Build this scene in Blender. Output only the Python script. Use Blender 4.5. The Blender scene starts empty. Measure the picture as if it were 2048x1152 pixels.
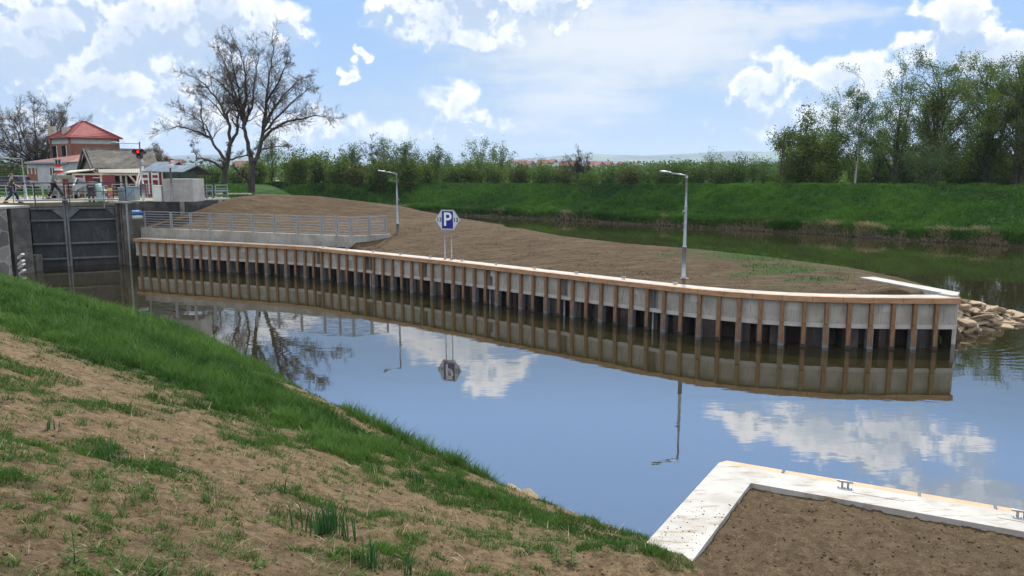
import bpy, math, random
import numpy as np
from mathutils import Vector, Matrix
random.seed(7); R=np.random.RandomState(11)
# ---------------------------------------------------------------- camera, sky, sun
SC=bpy.context.scene; COL=SC.collection
F=1560.; YH=342.; H=5.75                     # focal length in photo pixels, horizon row, eye height over the water
PT=math.atan((576-YH)/F); CP,SP=math.cos(PT),math.sin(PT)
cd=bpy.data.cameras.new('camera'); cam=bpy.data.objects.new('camera',cd); COL.objects.link(cam)
cd.sensor_width=36; cd.lens=36*F/2048; cd.clip_start=.1; cd.clip_end=60000
cam.location=(0,0,H); cam.rotation_euler=(math.pi/2-PT,0,0); SC.camera=cam
SC.view_settings.view_transform='Standard'; SC.view_settings.look='None'; SC.view_settings.exposure=0.6; SC.view_settings.gamma=1
SUN_AZ=math.radians(12); SUN_EL=math.radians(50)
sd=bpy.data.lights.new('sun','SUN'); sd.energy=3.7; sd.angle=math.radians(2.5); sd.color=(1,.92,.80)
so=bpy.data.objects.new('sun',sd); COL.objects.link(so)
sdir=Vector((math.sin(SUN_AZ)*math.cos(SUN_EL),math.cos(SUN_AZ)*math.cos(SUN_EL),math.sin(SUN_EL)))
so.rotation_euler=sdir.to_track_quat('Z','Y').to_euler()

def ray(px,py):
    x=(px-1024)/F; u=-(py-576)/F
    return x,CP+u*SP,-SP+u*CP
def at(px,py,z=0.):                           # ground point of a photo pixel at height z
    x,y,d=ray(px,py); k=(z-H)/d
    return Vector((x*k,y*k,z))
def atY(px,py,Y):                             # point of a photo pixel at depth Y
    x,y,d=ray(px,py); k=Y/y
    return Vector((x*k,Y,H+d*k))

class NT:
    def __init__(s,nt): s.t=nt; nt.nodes.clear()
    def n(s,typ,**k):
        o=s.t.nodes.new(typ)
        for a,v in k.items():
            if a=='ins':
                for i,x in v.items():
                    if hasattr(x,'is_output') : s.t.links.new(x,o.inputs[i])
                    else: o.inputs[i].default_value=x
            else: setattr(o,a,v)
        return o
    def m(s,op,a,b=0.,c=0.,clamp=False):
        return s.n('ShaderNodeMath',operation=op,use_clamp=clamp,ins={0:a,1:b,2:c}).outputs[0]
    def mix(s,f,a,b,bt='MIX'):
        o=s.n('ShaderNodeMix',data_type='RGBA',blend_type=bt,ins={0:f})
        for i,x in ((6,a),(7,b)):
            if hasattr(x,'is_output'): s.t.links.new(x,o.inputs[i])
            else: o.inputs[i].default_value=(*x,1) if len(x)==3 else x
        return o.outputs[2]
    def rng(s,v,a,b,c=0.,d=1.,smooth=True):
        return s.n('ShaderNodeMapRange',interpolation_type='SMOOTHSTEP' if smooth else 'LINEAR',ins={0:v,1:a,2:b,3:c,4:d}).outputs[0]
    def noise(s,v,sc,det=5,rough=.55,dist=0.):
        return s.n('ShaderNodeTexNoise',ins={'Vector':v,'Scale':sc,'Detail':det,'Roughness':rough,'Distortion':dist}).outputs[0]

w=bpy.data.worlds.new('World'); SC.world=w; w.use_nodes=True
T=NT(w.node_tree)
sky=T.n('ShaderNodeTexSky',sky_type='NISHITA',sun_disc=False,sun_elevation=SUN_EL,sun_rotation=SUN_AZ,altitude=200,air_density=1.0,dust_density=1.2,ozone_density=1.6)
tc=T.n('ShaderNodeTexCoord'); sx=T.n('ShaderNodeSeparateXYZ',ins={0:tc.outputs['Generated']})
X,Y_,Z=sx.outputs
az=T.m('ARCTAN2',X,Y_); el=T.m('ARCSINE',Z)
def pxdir(px,py):
    x,y,d=ray(px,py); return math.atan2(x,y),math.atan2(d,math.hypot(x,y))
wn=T.n('ShaderNodeTexNoise',ins={'Vector':tc.outputs['Generated'],'Scale':9.,'Detail':4.,'Roughness':.6})
wc=T.n('ShaderNodeSeparateColor',ins={0:wn.outputs[1]})
azw=T.m('ADD',az,T.m('MULTIPLY',T.m('SUBTRACT',wc.outputs[0],.5),.10))
elw=T.m('ADD',el,T.m('MULTIPLY',T.m('SUBTRACT',wc.outputs[1],.5),.07))
wn3=T.n('ShaderNodeSeparateColor',ins={0:T.n('ShaderNodeTexNoise',ins={'Vector':tc.outputs['Generated'],'Scale':38.,'Detail':5.,'Roughness':.6}).outputs[1]})
azw=T.m('ADD',azw,T.m('MULTIPLY',T.m('SUBTRACT',wn3.outputs[0],.5),.05)); elw=T.m('ADD',elw,T.m('MULTIPLY',T.m('SUBTRACT',wn3.outputs[1],.5),.035))
def blobs(lst,offs=0.):
    acc=None
    e2=T.m('ADD',elw,offs) if offs else elw
    for (a0,e0,sa,se,wt) in lst:
        da=T.m('DIVIDE',T.m('SUBTRACT',azw,a0),sa); de=T.m('DIVIDE',T.m('SUBTRACT',e2,e0),se)
        d=T.m('MULTIPLY',T.m('SUBTRACT',1.,T.m('ADD',T.m('MULTIPLY',da,da),T.m('MULTIPLY',de,de))),wt)
        acc=d if acc is None else T.m('MAXIMUM',acc,d)
    return T.m('MAXIMUM',acc,-1.)
def PB(px,py,rx,ry,wt=1.):
    a,e=pxdir(px,py); return (a,e,rx/F,ry/F,wt)
cum=[PB(130,60,250,130),PB(420,60,170,90),PB(250,175,200,80,.8),PB(340,230,120,60,.7),PB(60,240,140,50,.5),
     PB(940,30,190,85),PB(1100,10,120,60),PB(730,126,30,19),PB(706,155,30,15),PB(890,190,60,40,.5),PB(860,250,170,26,.45),PB(560,260,190,40,.5),
     PB(1500,170,70,60,.85),PB(1560,150,60,40,.8),PB(1700,160,110,45,.9),PB(1840,90,70,45,.9),PB(1900,30,80,50),PB(1980,110,90,50,1.),
     PB(1640,235,170,50,.6),
     (math.radians(24),math.radians(17.5),.17,.035,.9),(math.radians(33),math.radians(21),.16,.045,1.),(math.radians(-1),math.radians(14.6),.05,.035,.9),(math.radians(-3.5),math.radians(12.6),.05,.03,.9),
     (math.radians(140),math.radians(35),.6,.3,1.),(math.radians(-120),math.radians(30),.5,.25,1.),(math.radians(-65),math.radians(28),.3,.2,1.)]
soft=[PB(1180,110,380,110,.9),PB(960,225,230,90,.5),PB(650,262,420,45,.7),PB(1420,45,300,40,.8),PB(250,160,330,110,.6)]
fn=T.noise(tc.outputs['Generated'],21.,9,.60,.15)
fn2=T.noise(T.n('ShaderNodeVectorMath',operation='ADD',ins={0:tc.outputs['Generated'],1:(.0,.0,.014)}).outputs[0],21.,9,.60,.15)
wisp=T.n('ShaderNodeMapping',ins={0:tc.outputs['Generated'],3:(4.,4.,22.)}).outputs[0]
wisp=T.noise(wisp,2.2,6,.6,.6)
bc=blobs(cum)
craw=T.m('ADD',T.m('MULTIPLY',bc,1.15),T.m('MULTIPLY',T.m('SUBTRACT',fn,.5),2.8))
bup=blobs(cum,.028)
top=T.rng(T.m('ADD',T.m('SUBTRACT',bc,bup),T.m('MULTIPLY',T.m('SUBTRACT',fn,fn2),3.)),-.15,.45)
c1=T.mix(top,T.n('ShaderNodeCombineXYZ',ins={0:T.rng(craw,-.25,1.1),1:0.,2:0.}).outputs[0],T.n('ShaderNodeCombineXYZ',ins={0:T.rng(craw,-.10,.60),1:0.,2:0.}).outputs[0])
c1=T.n('ShaderNodeSeparateColor',ins={0:c1}).outputs[0]
edge=T.m('SUBTRACT',1.,T.rng(craw,.25,1.5,0.,.85))
rim2=T.m('MULTIPLY',edge,T.rng(T.m('ADD',T.m('MULTIPLY',T.m('SUBTRACT',fn,fn2),7.),T.m('MULTIPLY',T.m('SUBTRACT',bc,bup),.8)),-.30,.50),clamp=True)
ccol=T.mix(rim2,(.355,.44,.565),(.84,.83,.84))
sb=blobs(soft); c0=T.m('MULTIPLY',T.rng(T.m('ADD',sb,T.m('MULTIPLY',T.m('SUBTRACT',wisp,.5),2.0)),-.10,.95),.9)
skyc=T.mix(1.,sky.outputs[0],(.094,.094,.098),'MULTIPLY')
skyc=T.mix(.85,skyc,(.185,.33,.57)); skyc=T.mix(T.rng(el,.14,.40,0.,.9),skyc,(.25,.43,.76))
haz=T.rng(el,.0,.16,.75,0.)
skyc=T.mix(haz,skyc,(.30,.42,.55))
vb=blobs([PB(1230,70,330,95,1.),PB(1150,190,170,90,.6),PB(1560,40,170,40,.6)]); col=T.mix(c0,skyc,(.375,.46,.54)); col=T.mix(T.m('MULTIPLY',T.rng(T.m('ADD',vb,T.m('MULTIPLY',T.m('SUBTRACT',wisp,.5),1.6)),-.3,1.1),.85),col,(.58,.60,.63)); col=T.mix(c1,col,ccol)
gain=T.m('ADD',1.,T.rng(el,.205,.32,0.,.85)); gx_c=T.n('ShaderNodeCombineXYZ',ins={0:gain,1:gain,2:gain}); col=T.mix(1.,col,gx_c.outputs[0],'MULTIPLY')
# unseen bright overcast overhead and behind the viewer, added to lift the ambient light
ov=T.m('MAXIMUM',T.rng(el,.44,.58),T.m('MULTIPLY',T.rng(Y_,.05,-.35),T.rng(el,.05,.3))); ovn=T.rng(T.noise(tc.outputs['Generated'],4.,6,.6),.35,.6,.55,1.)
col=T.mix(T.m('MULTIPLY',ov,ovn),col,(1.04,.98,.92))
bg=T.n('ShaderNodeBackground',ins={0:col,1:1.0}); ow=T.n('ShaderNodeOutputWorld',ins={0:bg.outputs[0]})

# ---------------------------------------------------------------- helpers
def tag(o,label=None,cat=None,group=None,kind=None):
    if label:
        o['label']=label
    if cat: o['category']=cat
    if group: o['group']=group
    if kind: o['kind']=kind
    return o
def thing(name,label,cat,loc=(0,0,0),rz=0,group=None):
    o=bpy.data.objects.new(name,None); COL.objects.link(o); o.location=loc; o.rotation_euler=(0,0,rz)
    return tag(o,label,cat,group)
def mk(name,V,Fc,mat,parent=None,smooth=False,loc=None,rz=0.):
    me=bpy.data.meshes.new(name)
    if isinstance(V,np.ndarray) and isinstance(Fc,list) and len(Fc) and isinstance(Fc[0],np.ndarray):
        # arrays of faces (n,k)
        me.vertices.add(len(V)); me.vertices.foreach_set('co',V.astype(np.float32).ravel())
        idx=np.concatenate([f.ravel() for f in Fc]); cnt=np.concatenate([np.full(len(f),f.shape[1]) for f in Fc])
        st=np.concatenate([[0],np.cumsum(cnt)[:-1]])
        me.loops.add(len(idx)); me.loops.foreach_set('vertex_index',idx.astype(np.int32))
        me.polygons.add(len(cnt)); me.polygons.foreach_set('loop_start',st.astype(np.int32)); me.polygons.foreach_set('loop_total',cnt.astype(np.int32))
        me.update(calc_edges=True)
    else:
        me.from_pydata([tuple(v) for v in V],[],[tuple(f) for f in Fc]); me.update()
    if mat: me.materials.append(mat)
    if smooth: me.polygons.foreach_set('use_smooth',[True]*len(me.polygons))
    o=bpy.data.objects.new(name,me); COL.objects.link(o)
    if parent: o.parent=parent
    if loc is not None: o.location=loc
    if rz: o.rotation_euler=(0,0,rz)
    return o
def fattr(o,name,vals):
    a=o.data.attributes.new(name,'FLOAT','POINT'); a.data.foreach_set('value',np.asarray(vals,dtype=np.float32))
class MB:
    def __init__(s): s.v=[]; s.f=[]
    def add(s,v,f):
        b=len(s.v); s.v+= [tuple(x) for x in v]; s.f+=[tuple(i+b for i in q) for q in f]; return s
    def box(s,x0,x1,y0,y1,z0,z1,bev=0.):
        if bev:
            import bmesh
            bm=bmesh.new(); bmesh.ops.create_cube(bm,size=1)
            for v in bm.verts: v.co=((x0+x1)/2+v.co.x*(x1-x0),(y0+y1)/2+v.co.y*(y1-y0),(z0+z1)/2+v.co.z*(z1-z0))
            bmesh.ops.bevel(bm,geom=bm.edges[:],offset=bev,segments=1,affect='EDGES')
            bm.verts.index_update(); s.add([v.co for v in bm.verts],[[v.index for v in f.verts] for f in bm.faces]); bm.free(); return s
        v=[(x,y,z) for z in(z0,z1) for x,y in((x0,y0),(x1,y0),(x1,y1),(x0,y1))]
        return s.add(v,[(3,2,1,0),(4,5,6,7),(0,1,5,4),(1,2,6,5),(2,3,7,6),(3,0,4,7)])
    def beam(s,p,q,wd,hg=None,up=(0,0,1)):
        p=Vector(p);q=Vector(q);hg=hg or wd;d=(q-p).normalized();u=Vector(up)
        if abs(d.dot(u))>.98:u=Vector((0,1,0))
        a=d.cross(u).normalized()*wd/2;b=a.cross(d).normalized()*hg/2
        v=[e+i*a+j*b for e in(p,q) for i,j in((-1,-1),(1,-1),(1,1),(-1,1))]
        return s.add(v,[(0,1,2,3),(7,6,5,4),(0,4,5,1),(1,5,6,2),(2,6,7,3),(3,7,4,0)])
    def tube(s,pts,rad,n=8,cap=True):
        pts=[Vector(p) for p in pts]; rr=rad if hasattr(rad,'__len__') else [rad]*len(pts); rings=[]
        for i,p in enumerate(pts):
            d=(pts[min(i+1,len(pts)-1)]-pts[max(i-1,0)]).normalized(); u=Vector((0,0,1)) if abs(d.z)<.9 else Vector((1,0,0))
            a=d.cross(u).normalized(); b=d.cross(a)
            rings.append([p+(a*math.cos(t)+b*math.sin(t))*rr[i] for t in [2*math.pi*k/n for k in range(n)]])
        v=[x for r in rings for x in r]; f=[]
        for i in range(len(pts)-1):
            for k in range(n): f.append((i*n+k,i*n+(k+1)%n,(i+1)*n+(k+1)%n,(i+1)*n+k))
        if cap: f+= [tuple(range(n)),tuple(reversed(range((len(pts)-1)*n,len(pts)*n)))]
        return s.add(v,f)
    def prism(s,pts,vec):
        n=len(pts); vec=Vector(vec); v=[Vector(p) for p in pts]+[Vector(p)+vec for p in pts]
        f=[tuple(range(n)),tuple(reversed(range(n,2*n)))]+[(i,i+n,(i+1)%n+n,(i+1)%n) for i in range(n)]
        return s.add(v,f)
    def ell(s,c,r,n=10,m=7):
        v=[];f=[]
        for i in range(m+1):
            t=math.pi*i/m
            for k in range(n):
                p=2*math.pi*k/n; v.append((c[0]+r[0]*math.sin(t)*math.cos(p),c[1]+r[1]*math.sin(t)*math.sin(p),c[2]+r[2]*math.cos(t)))
        for i in range(m):
            for k in range(n): f.append((i*n+k,(i+1)*n+k,(i+1)*n+(k+1)%n,i*n+(k+1)%n))
        return s.add(v,f)
    def build(s,name,mat,parent=None,smooth=False,loc=None,rz=0.):
        return mk(name,s.v,s.f,mat,parent,smooth,loc,rz)
def clone(root,loc,rz=None,label=None,group=None,scale=None):
    c=root.copy(); COL.objects.link(c); c.location=loc
    if rz is not None: c.rotation_euler=(0,0,rz)
    if scale: c.scale=(scale,)*3 if not hasattr(scale,'__len__') else scale
    if label: c['label']=label
    if group: c['group']=group
    for ch in list(root.children):
        k=ch.copy(); COL.objects.link(k); k.parent=c
        for g in list(ch.children):
            h=g.copy(); COL.objects.link(h); h.parent=k
    return c

def material(name,c1,c2=None,rough=.7,scale=4.,bump=0.,bscale=None,metal=0.,det=5,stretch=None,c3=None,s3=.6,spec=.5,attr=None,cattr=None,extra=None,lo=.35,hi=.65,bdist=.02):
    m=bpy.data.materials.new(name); m.use_nodes=True; t=NT(m.node_tree)
    tcn=t.n('ShaderNodeTexCoord').outputs['Object']
    v=tcn
    if stretch: v=t.n('ShaderNodeMapping',ins={0:tcn,3:stretch}).outputs[0]
    col=t.n('ShaderNodeRGB'); col.outputs[0].default_value=(*c1,1); col=col.outputs[0]
    if c2: col=t.mix(t.rng(t.noise(v,scale,det),lo,hi),col,c2)
    if c3: col=t.mix(t.rng(t.noise(v,s3,4,.6),.45,.72),col,c3)
    if attr: # (attribute, colour) laid over by a per-vertex mask
        a=t.n('ShaderNodeAttribute',attribute_name=attr).outputs['Fac']; col=t.mix(a,col,cattr)
    if extra: col=extra(t,v,col,tcn)
    b=t.n('ShaderNodeBsdfPrincipled',ins={'Base Color':col,'Roughness':rough,'Metallic':metal,'Specular IOR Level':spec})
    if bump:
        bn=t.n('ShaderNodeBump',ins={'Strength':bump,'Distance':bdist,'Height':t.noise(v,bscale or scale*4,6,.65)})
        t.t.links.new(bn.outputs[0],b.inputs['Normal'])
    t.n('ShaderNodeOutputMaterial',ins={0:b.outputs[0]})
    return m
# value noise
_tab=R.rand(256,256)
def vnoise(x,y,s=0):
    x=np.asarray(x,float)+s*17.3;y=np.asarray(y,float)+s*31.7
    xi=np.floor(x).astype(int);yi=np.floor(y).astype(int);fx=x-xi;fy=y-yi
    fx=fx*fx*(3-2*fx);fy=fy*fy*(3-2*fy);g=lambda a,b:_tab[a&255,b&255]
    return (g(xi,yi)*(1-fx)+g(xi+1,yi)*fx)*(1-fy)+(g(xi,yi+1)*(1-fx)+g(xi+1,yi+1)*fx)*fy
def fbm(x,y,o=4,s=0,ga=.5):
    r=0;a=1;t=0
    for i in range(o): r=r+a*vnoise(x*2**i,y*2**i,s+i);t+=a;a*=ga
    return r/t
def sst(a,b,x): t=np.clip((x-a)/(b-a),0,1); return t*t*(3-2*t)

# ---- extra shader pieces
def planks(t,v,col,tcn):
    n=t.noise(t.n('ShaderNodeMapping',ins={0:tcn,3:(3,3,3)}).outputs[0],6,5,.6)
    return t.mix(t.m('MULTIPLY',t.rng(n,.55,.72),.5),col,(.16,.08,.035))
def streaks(dark,amt=.6,sc=(5,5,.5)):
    def f(t,v,col,tcn):
        n=t.noise(t.n('ShaderNodeMapping',ins={0:tcn,3:sc}).outputs[0],2.2,5,.6)
        return t.mix(t.m('MULTIPLY',t.rng(n,.52,.7),amt),col,dark)
    return f
def stones(c,mort,sc=1.6,wd=.05,rnd=1.):
    def f(t,v,col,tcn):
        d=t.n('ShaderNodeTexNoise',ins={'Vector':tcn,'Scale':3.,'Detail':2.})
        vv=t.mix(.12,tcn,d.outputs[1])
        vo=t.n('ShaderNodeTexVoronoi',feature='DISTANCE_TO_EDGE',ins={'Vector':vv,'Scale':sc,'Randomness':rnd})
        vc=t.n('ShaderNodeTexVoronoi',feature='F1',ins={'Vector':vv,'Scale':sc,'Randomness':rnd})
        col=t.mix(.35,col,t.mix(t.n('ShaderNodeSeparateColor',ins={0:vc.outputs['Color']}).outputs[0],tuple(q*.18 for q in c),tuple(q*.55 for q in c)))
        return t.mix(t.rng(vo.outputs['Distance'],wd,wd*.3),col,mort)
    return f
def bricks(mort,bw=.25,bh=.075,msz=.012,c2=(.2,.06,.035)):
    def f(t,v,col,tcn):
        s=t.n('ShaderNodeSeparateXYZ',ins={0:tcn}); cx=t.n('ShaderNodeCombineXYZ',ins={0:t.m('ADD',s.outputs[0],s.outputs[1]),1:s.outputs[2],2:0.})
        b=t.n('ShaderNodeTexBrick',ins={'Vector':cx.outputs[0],'Color1':(1,1,1,1),'Color2':(.72,.7,.68,1),'Mortar':(0,0,0,1),'Scale':1.,'Mortar Size':msz,'Brick Width':bw,'Row Height':bh})
        col=t.mix(.8,col,b.outputs[0],'MULTIPLY')
        return t.mix(b.outputs['Fac'],col,mort)
    return f
def corr(per,axis,amt=.55):
    def f(t,v,col,tcn):
        s=t.n('ShaderNodeSeparateXYZ',ins={0:tcn})
        w_=t.m('SINE',t.m('MULTIPLY',s.outputs[axis],6.283/per))
        n=t.noise(tcn,3.,5)
        return t.mix(t.rng(n,.5,.7,0.,amt),col,(.05,.05,.045))
    return f

M={}
M['concrete']=material('concrete',(.31,.305,.275),(.235,.23,.205),.85,1.4,.35,30,c3=(.36,.355,.33),s3=.9,extra=streaks((.11,.10,.085),.7,(9,9,.9)))
M['concrete_top']=material('concrete_top',(.37,.368,.35),(.29,.285,.26),.85,2.2,.25,40,c3=(.42,.42,.405),s3=1.3,extra=streaks((.20,.155,.10),.8,(1.2,6,1)))
M['ledge']=material('concrete_ledge',(.38,.385,.37),(.32,.325,.31),.8,3,.2,30)
M['timber']=material('timber',(.36,.215,.115),(.25,.145,.075),.65,2.5,.25,25,stretch=(.8,.8,3.),extra=planks)
M['timber_post']=material('timber_post',(.22,.12,.055),(.15,.078,.036),.7,5,.25,25,stretch=(4,4,.6),extra=streaks((.10,.06,.035),.6,(6,6,.7)))
M['timber_cap']=material('timber_cap',(.44,.29,.175),(.36,.225,.13),.65,3,.2,25,extra=planks)
M['pile']=material('pile_steel',(.030,.024,.022),(.016,.014,.014),.75,3,.3,20,c3=(.075,.055,.05),s3=1.2,extra=streaks((.12,.11,.10),.35,(7,7,.6)))
M['galv']=material('galvanised',(.33,.355,.38),(.26,.285,.31),.42,8,.1,40,metal=.45)
M['galv_d']=material('galvanised_dark',(.20,.215,.235),(.15,.165,.18),.5,6,.1,40,metal=.4)
M['white']=material('white_paint',(.55,.55,.54),(.46,.46,.45),.5,5,.05)
M['dark']=material('dark_metal',(.035,.037,.042),(.022,.023,.027),.5,5,.05,metal=.3)
M['black']=material('black_plastic',(.014,.014,.015),None,.5)
M['stonewall']=material('old_masonry',(.115,.110,.10),(.065,.062,.058),.9,1.6,.7,8,extra=stones((.9,.84,.75),(.30,.29,.27),1.5,.04),c3=(.04,.038,.036),s3=.7,bdist=.05)
M['ashlar']=material('ashlar_blocks',(.105,.098,.083),(.055,.052,.046),.9,1.2,.5,12,extra=bricks((.05,.048,.045),1.15,.62,.012),c3=(.17,.16,.14),s3=.9)
M['darkstone']=material('dark_masonry',(.05,.047,.045),(.028,.027,.028),.95,2.,.8,9,extra=stones((.35,.33,.32),(.10,.095,.09),2.6,.02),c3=(.13,.125,.12),s3=.8,bdist=.05)
M['gate']=material('gate_steel',(.045,.049,.054),(.026,.029,.033),.6,1.6,.2,12,metal=.2,extra=streaks((.115,.115,.12),.5,(3,3,.7)))
M['gate_frame']=material('gate_frame',(.15,.165,.175),(.10,.11,.118),.55,3,.1,metal=.2)
M['brick']=material('brick_wall',(.27,.085,.045),(.21,.065,.036),.85,3.,.3,20,extra=bricks((.20,.12,.09)))
M['roof_red']=material('red_tiles',(.22,.028,.028),(.17,.022,.023),.6,3,.1,c3=(.26,.045,.04),s3=1.)
M['render']=material('white_render',(.46,.47,.48),(.38,.39,.40),.8,2,.15,20)
M['asb']=material('corrugated_sheet',(.17,.16,.14),(.10,.095,.085),.9,2.,.2,15,c3=(.25,.235,.20),s3=.8,extra=streaks((.045,.045,.042),.7,(4,4,4)))
M['boards']=material('pale_boards',(.50,.46,.38),(.40,.37,.30),.7,3,.1)
M['redboard']=material('red_boards',(.17,.012,.018),(.12,.009,.013),.65,3,.1)
M['blueroof']=material('blue_grey_sheet',(.17,.21,.25),(.11,.145,.18),.35,2,.1,metal=.3,stretch=(1,1,1),c3=(.26,.30,.34),s3=1.4)
M['kiosk']=material('concrete_kiosk',(.36,.35,.335),(.29,.28,.27),.85,2,.2,20,extra=streaks((.30,.28,.26),.4,(4,4,.6)))
M['cab_white']=material('cabinet_cream',(.60,.63,.60),(.55,.58,.55),.5,3,0)
M['cab_grey']=material('cabinet_grey',(.25,.31,.36),(.21,.27,.31),.45,3,0,metal=.2)
M['blue']=material('sign_blue',(.012,.010,.20),None,.4)
M['signgrey']=material('sign_grey',(.50,.55,.58),None,.45)
M['rock']=material('pale_boulder',(.30,.235,.155),(.22,.165,.105),.9,2.,.6,14,c3=(.36,.30,.22),s3=.8,bdist=.04,extra=lambda t,v,c,tc_:t.mix(t.m('MULTIPLY',t.rng(t.noise(tc_,5,6,.7),.55,.75),.5),c,(.16,.13,.10)))
M['shore']=material('shore_stone',(.075,.065,.052),(.045,.04,.032),.9,3)
M['bark']=material('bark',(.070,.056,.045),(.035,.028,.023),.95,5,.6,20,stretch=(3,3,.6))
M['bark_walnut']=material('bark_walnut',(.075,.066,.056),(.036,.031,.027),.95,3,.7,14,stretch=(3,3,.5))
M['twig']=material('twig',(.040,.029,.024),(.025,.018,.016),.95,5)
M['bark_pale']=material('birch_bark',(.42,.41,.38),(.12,.11,.10),.8,5,.2,20,stretch=(1,1,4),lo=.55,hi=.62)
def leafmat(name,a,b,tr=.35):
    m=bpy.data.materials.new(name); m.use_nodes=True; t=NT(m.node_tree)
    f=t.n('ShaderNodeAttribute',attribute_name='tint').outputs['Fac']
    col=t.mix(f,a,b)
    d=t.n('ShaderNodeBsdfDiffuse',ins={0:col}); g=t.n('ShaderNodeBsdfTranslucent',ins={0:t.mix(1.,col,(1.05,1.25,.7),'MULTIPLY')})
    mx=t.n('ShaderNodeMixShader',ins={0:tr,1:d.outputs[0],2:g.outputs[0]})
    gl=t.n('ShaderNodeBsdfGlossy',ins={0:(.6,.6,.6,1),'Roughness':.45}); mx2=t.n('ShaderNodeMixShader',ins={0:.03,1:mx.outputs[0],2:gl.outputs[0]})
    t.n('ShaderNodeOutputMaterial',ins={0:mx2.outputs[0]}); return m
M['leaf_dark']=leafmat('leaf_dark',(.028,.056,.008),(.130,.175,.028))
M['leaf_mid']=leafmat('leaf_mid',(.026,.058,.009),(.088,.140,.026))
M['leaf_light']=leafmat('leaf_light',(.055,.095,.028),(.13,.19,.06))
M['leaf_olive']=leafmat('leaf_olive',(.034,.045,.011),(.085,.092,.026))
M['bud']=leafmat('bud',(.10,.075,.06),(.20,.15,.11),.2)
M['grass']=leafmat('grass_blade',(.012,.050,.007),(.105,.190,.040),.22)
M['grass_far']=leafmat('grass_far',(.009,.040,.003),(.062,.148,.012),.25)
M['dry']=leafmat('dry_grass',(.12,.095,.055),(.36,.30,.20),.2)

def soilmat(name,a,b,c,grass=(.026,.055,.010),bump=.8,pale=(.30,.24,.17),nscale=7.,crumb=26.):
    m=bpy.data.materials.new(name); m.use_nodes=True; t=NT(m.node_tree)
    v=t.n('ShaderNodeTexCoord').outputs['Object']
    st=t.n('ShaderNodeMapping',ins={0:v,2:(0,0,.75),3:(.4,2.2,1)}).outputs[0]
    col=t.mix(t.rng(t.noise(v,nscale,8,.7),.38,.64),a,b)
    col=t.mix(t.m('MULTIPLY',t.rng(t.noise(st,1.5,9,.72),.44,.62),.8),col,c)
    col=t.mix(t.m('MULTIPLY',t.rng(t.noise(v,30,3,.7),.60,.70),.6),col,pale)
    col=t.mix(t.m('MULTIPLY',t.rng(t.noise(v,16,5,.7),.42,.30),.7),col,tuple(x*.35 for x in a))
    vo=t.n('ShaderNodeTexVoronoi',feature='F1',ins={'Vector':t.n('ShaderNodeVectorMath',operation='ADD',ins={0:v,1:t.n('ShaderNodeTexNoise',ins={'Vector':v,'Scale':20.,'Detail':3.}).outputs[1]}).outputs[0],'Scale':crumb})
    cr=t.n('ShaderNodeSeparateColor',ins={0:vo.outputs['Color']}).outputs[0]
    cv=t.m('ADD',.72,t.m('MULTIPLY',cr,.5)); col=t.mix(1.,col,t.n('ShaderNodeCombineXYZ',ins={0:cv,1:cv,2:cv}).outputs[0],'MULTIPLY')
    g=t.n('ShaderNodeAttribute',attribute_name='grass').outputs['Fac']
    gn=t.mix(t.noise(v,9,5,.7),tuple(x*.6 for x in grass),tuple(x*1.6 for x in grass))
    col=t.mix(g,col,gn)
    b_=t.n('ShaderNodeBsdfPrincipled',ins={'Base Color':col,'Roughness':.95,'Specular IOR Level':.15})
    bn=t.n('ShaderNodeBump',ins={'Strength':bump,'Distance':.05,'Height':t.noise(v,18,8,.75)})
    t.t.links.new(bn.outputs[0],b_.inputs['Normal']); t.n('ShaderNodeOutputMaterial',ins={0:b_.outputs[0]}); return m
M['soil']=soilmat('bank_soil',(.105,.072,.039),(.245,.178,.104),(.190,.136,.076),bump=1.3)
M['mound']=soilmat('mound_soil',(.046,.031,.016),(.068,.047,.025),(.108,.077,.043),bump=1.2,nscale=3.5,crumb=9.)
M['bed']=soilmat('bed_soil',(.070,.050,.028),(.125,.092,.054),(.098,.072,.042),bump=1.)

# ---------------------------------------------------------------- water and ground
def lerp_poly(P,n):
    P=np.array(P,float); d=np.r_[0,np.cumsum(np.hypot(*np.diff(P[:,:2],axis=0).T))]
    s=np.linspace(0,d[-1],n); return np.stack([np.interp(s,d,P[:,k]) for k in range(P.shape[1])],1)
def water_mat():
    m=bpy.data.materials.new('water'); m.use_nodes=True; t=NT(m.node_tree)
    v=t.n('ShaderNodeTexCoord').outputs['Object']; s=t.n('ShaderNodeSeparateXYZ',ins={0:v})
    mp=t.n('ShaderNodeMapping',ins={0:v,3:(.45,1.,1)}).outputs[0]
    h=t.m('ADD',t.m('MULTIPLY',t.noise(mp,.9,3,.5),1.),t.m('MULTIPLY',t.noise(mp,5.,3,.55),.10))
    # a ripple train running off the stone tip
    dx=t.m('SUBTRACT',s.outputs[0],15.2); dy=t.m('SUBTRACT',s.outputs[1],26.6)
    r=t.m('SQRT',t.m('ADD',t.m('MULTIPLY',dx,dx),t.m('MULTIPLY',dy,dy)))
    msk=t.m('MULTIPLY',t.rng(r,.5,1.8),t.rng(r,9.,3.5)); msk=t.m('MULTIPLY',msk,t.rng(dx,-1.2,.8))
    rp=t.m('MULTIPLY',t.m('SINE',t.m('ADD',t.m('MULTIPLY',r,15.),t.m('MULTIPLY',t.noise(v,1.2,2),9.))),t.m('MULTIPLY',msk,.22))
    h=t.m('ADD',h,rp)
    bn=t.n('ShaderNodeBump',ins={'Strength':.34,'Distance':.012,'Height':h})
    b=t.n('ShaderNodeBsdfPrincipled',ins={'Base Color':(.020,.018,.008,1),'Roughness':.0,'IOR':2.5,'Normal':bn.outputs[0],'Specular IOR Level':.5})
    t.n('ShaderNodeOutputMaterial',ins={0:b.outputs[0]}); return m
M['water']=water_mat()
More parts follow.
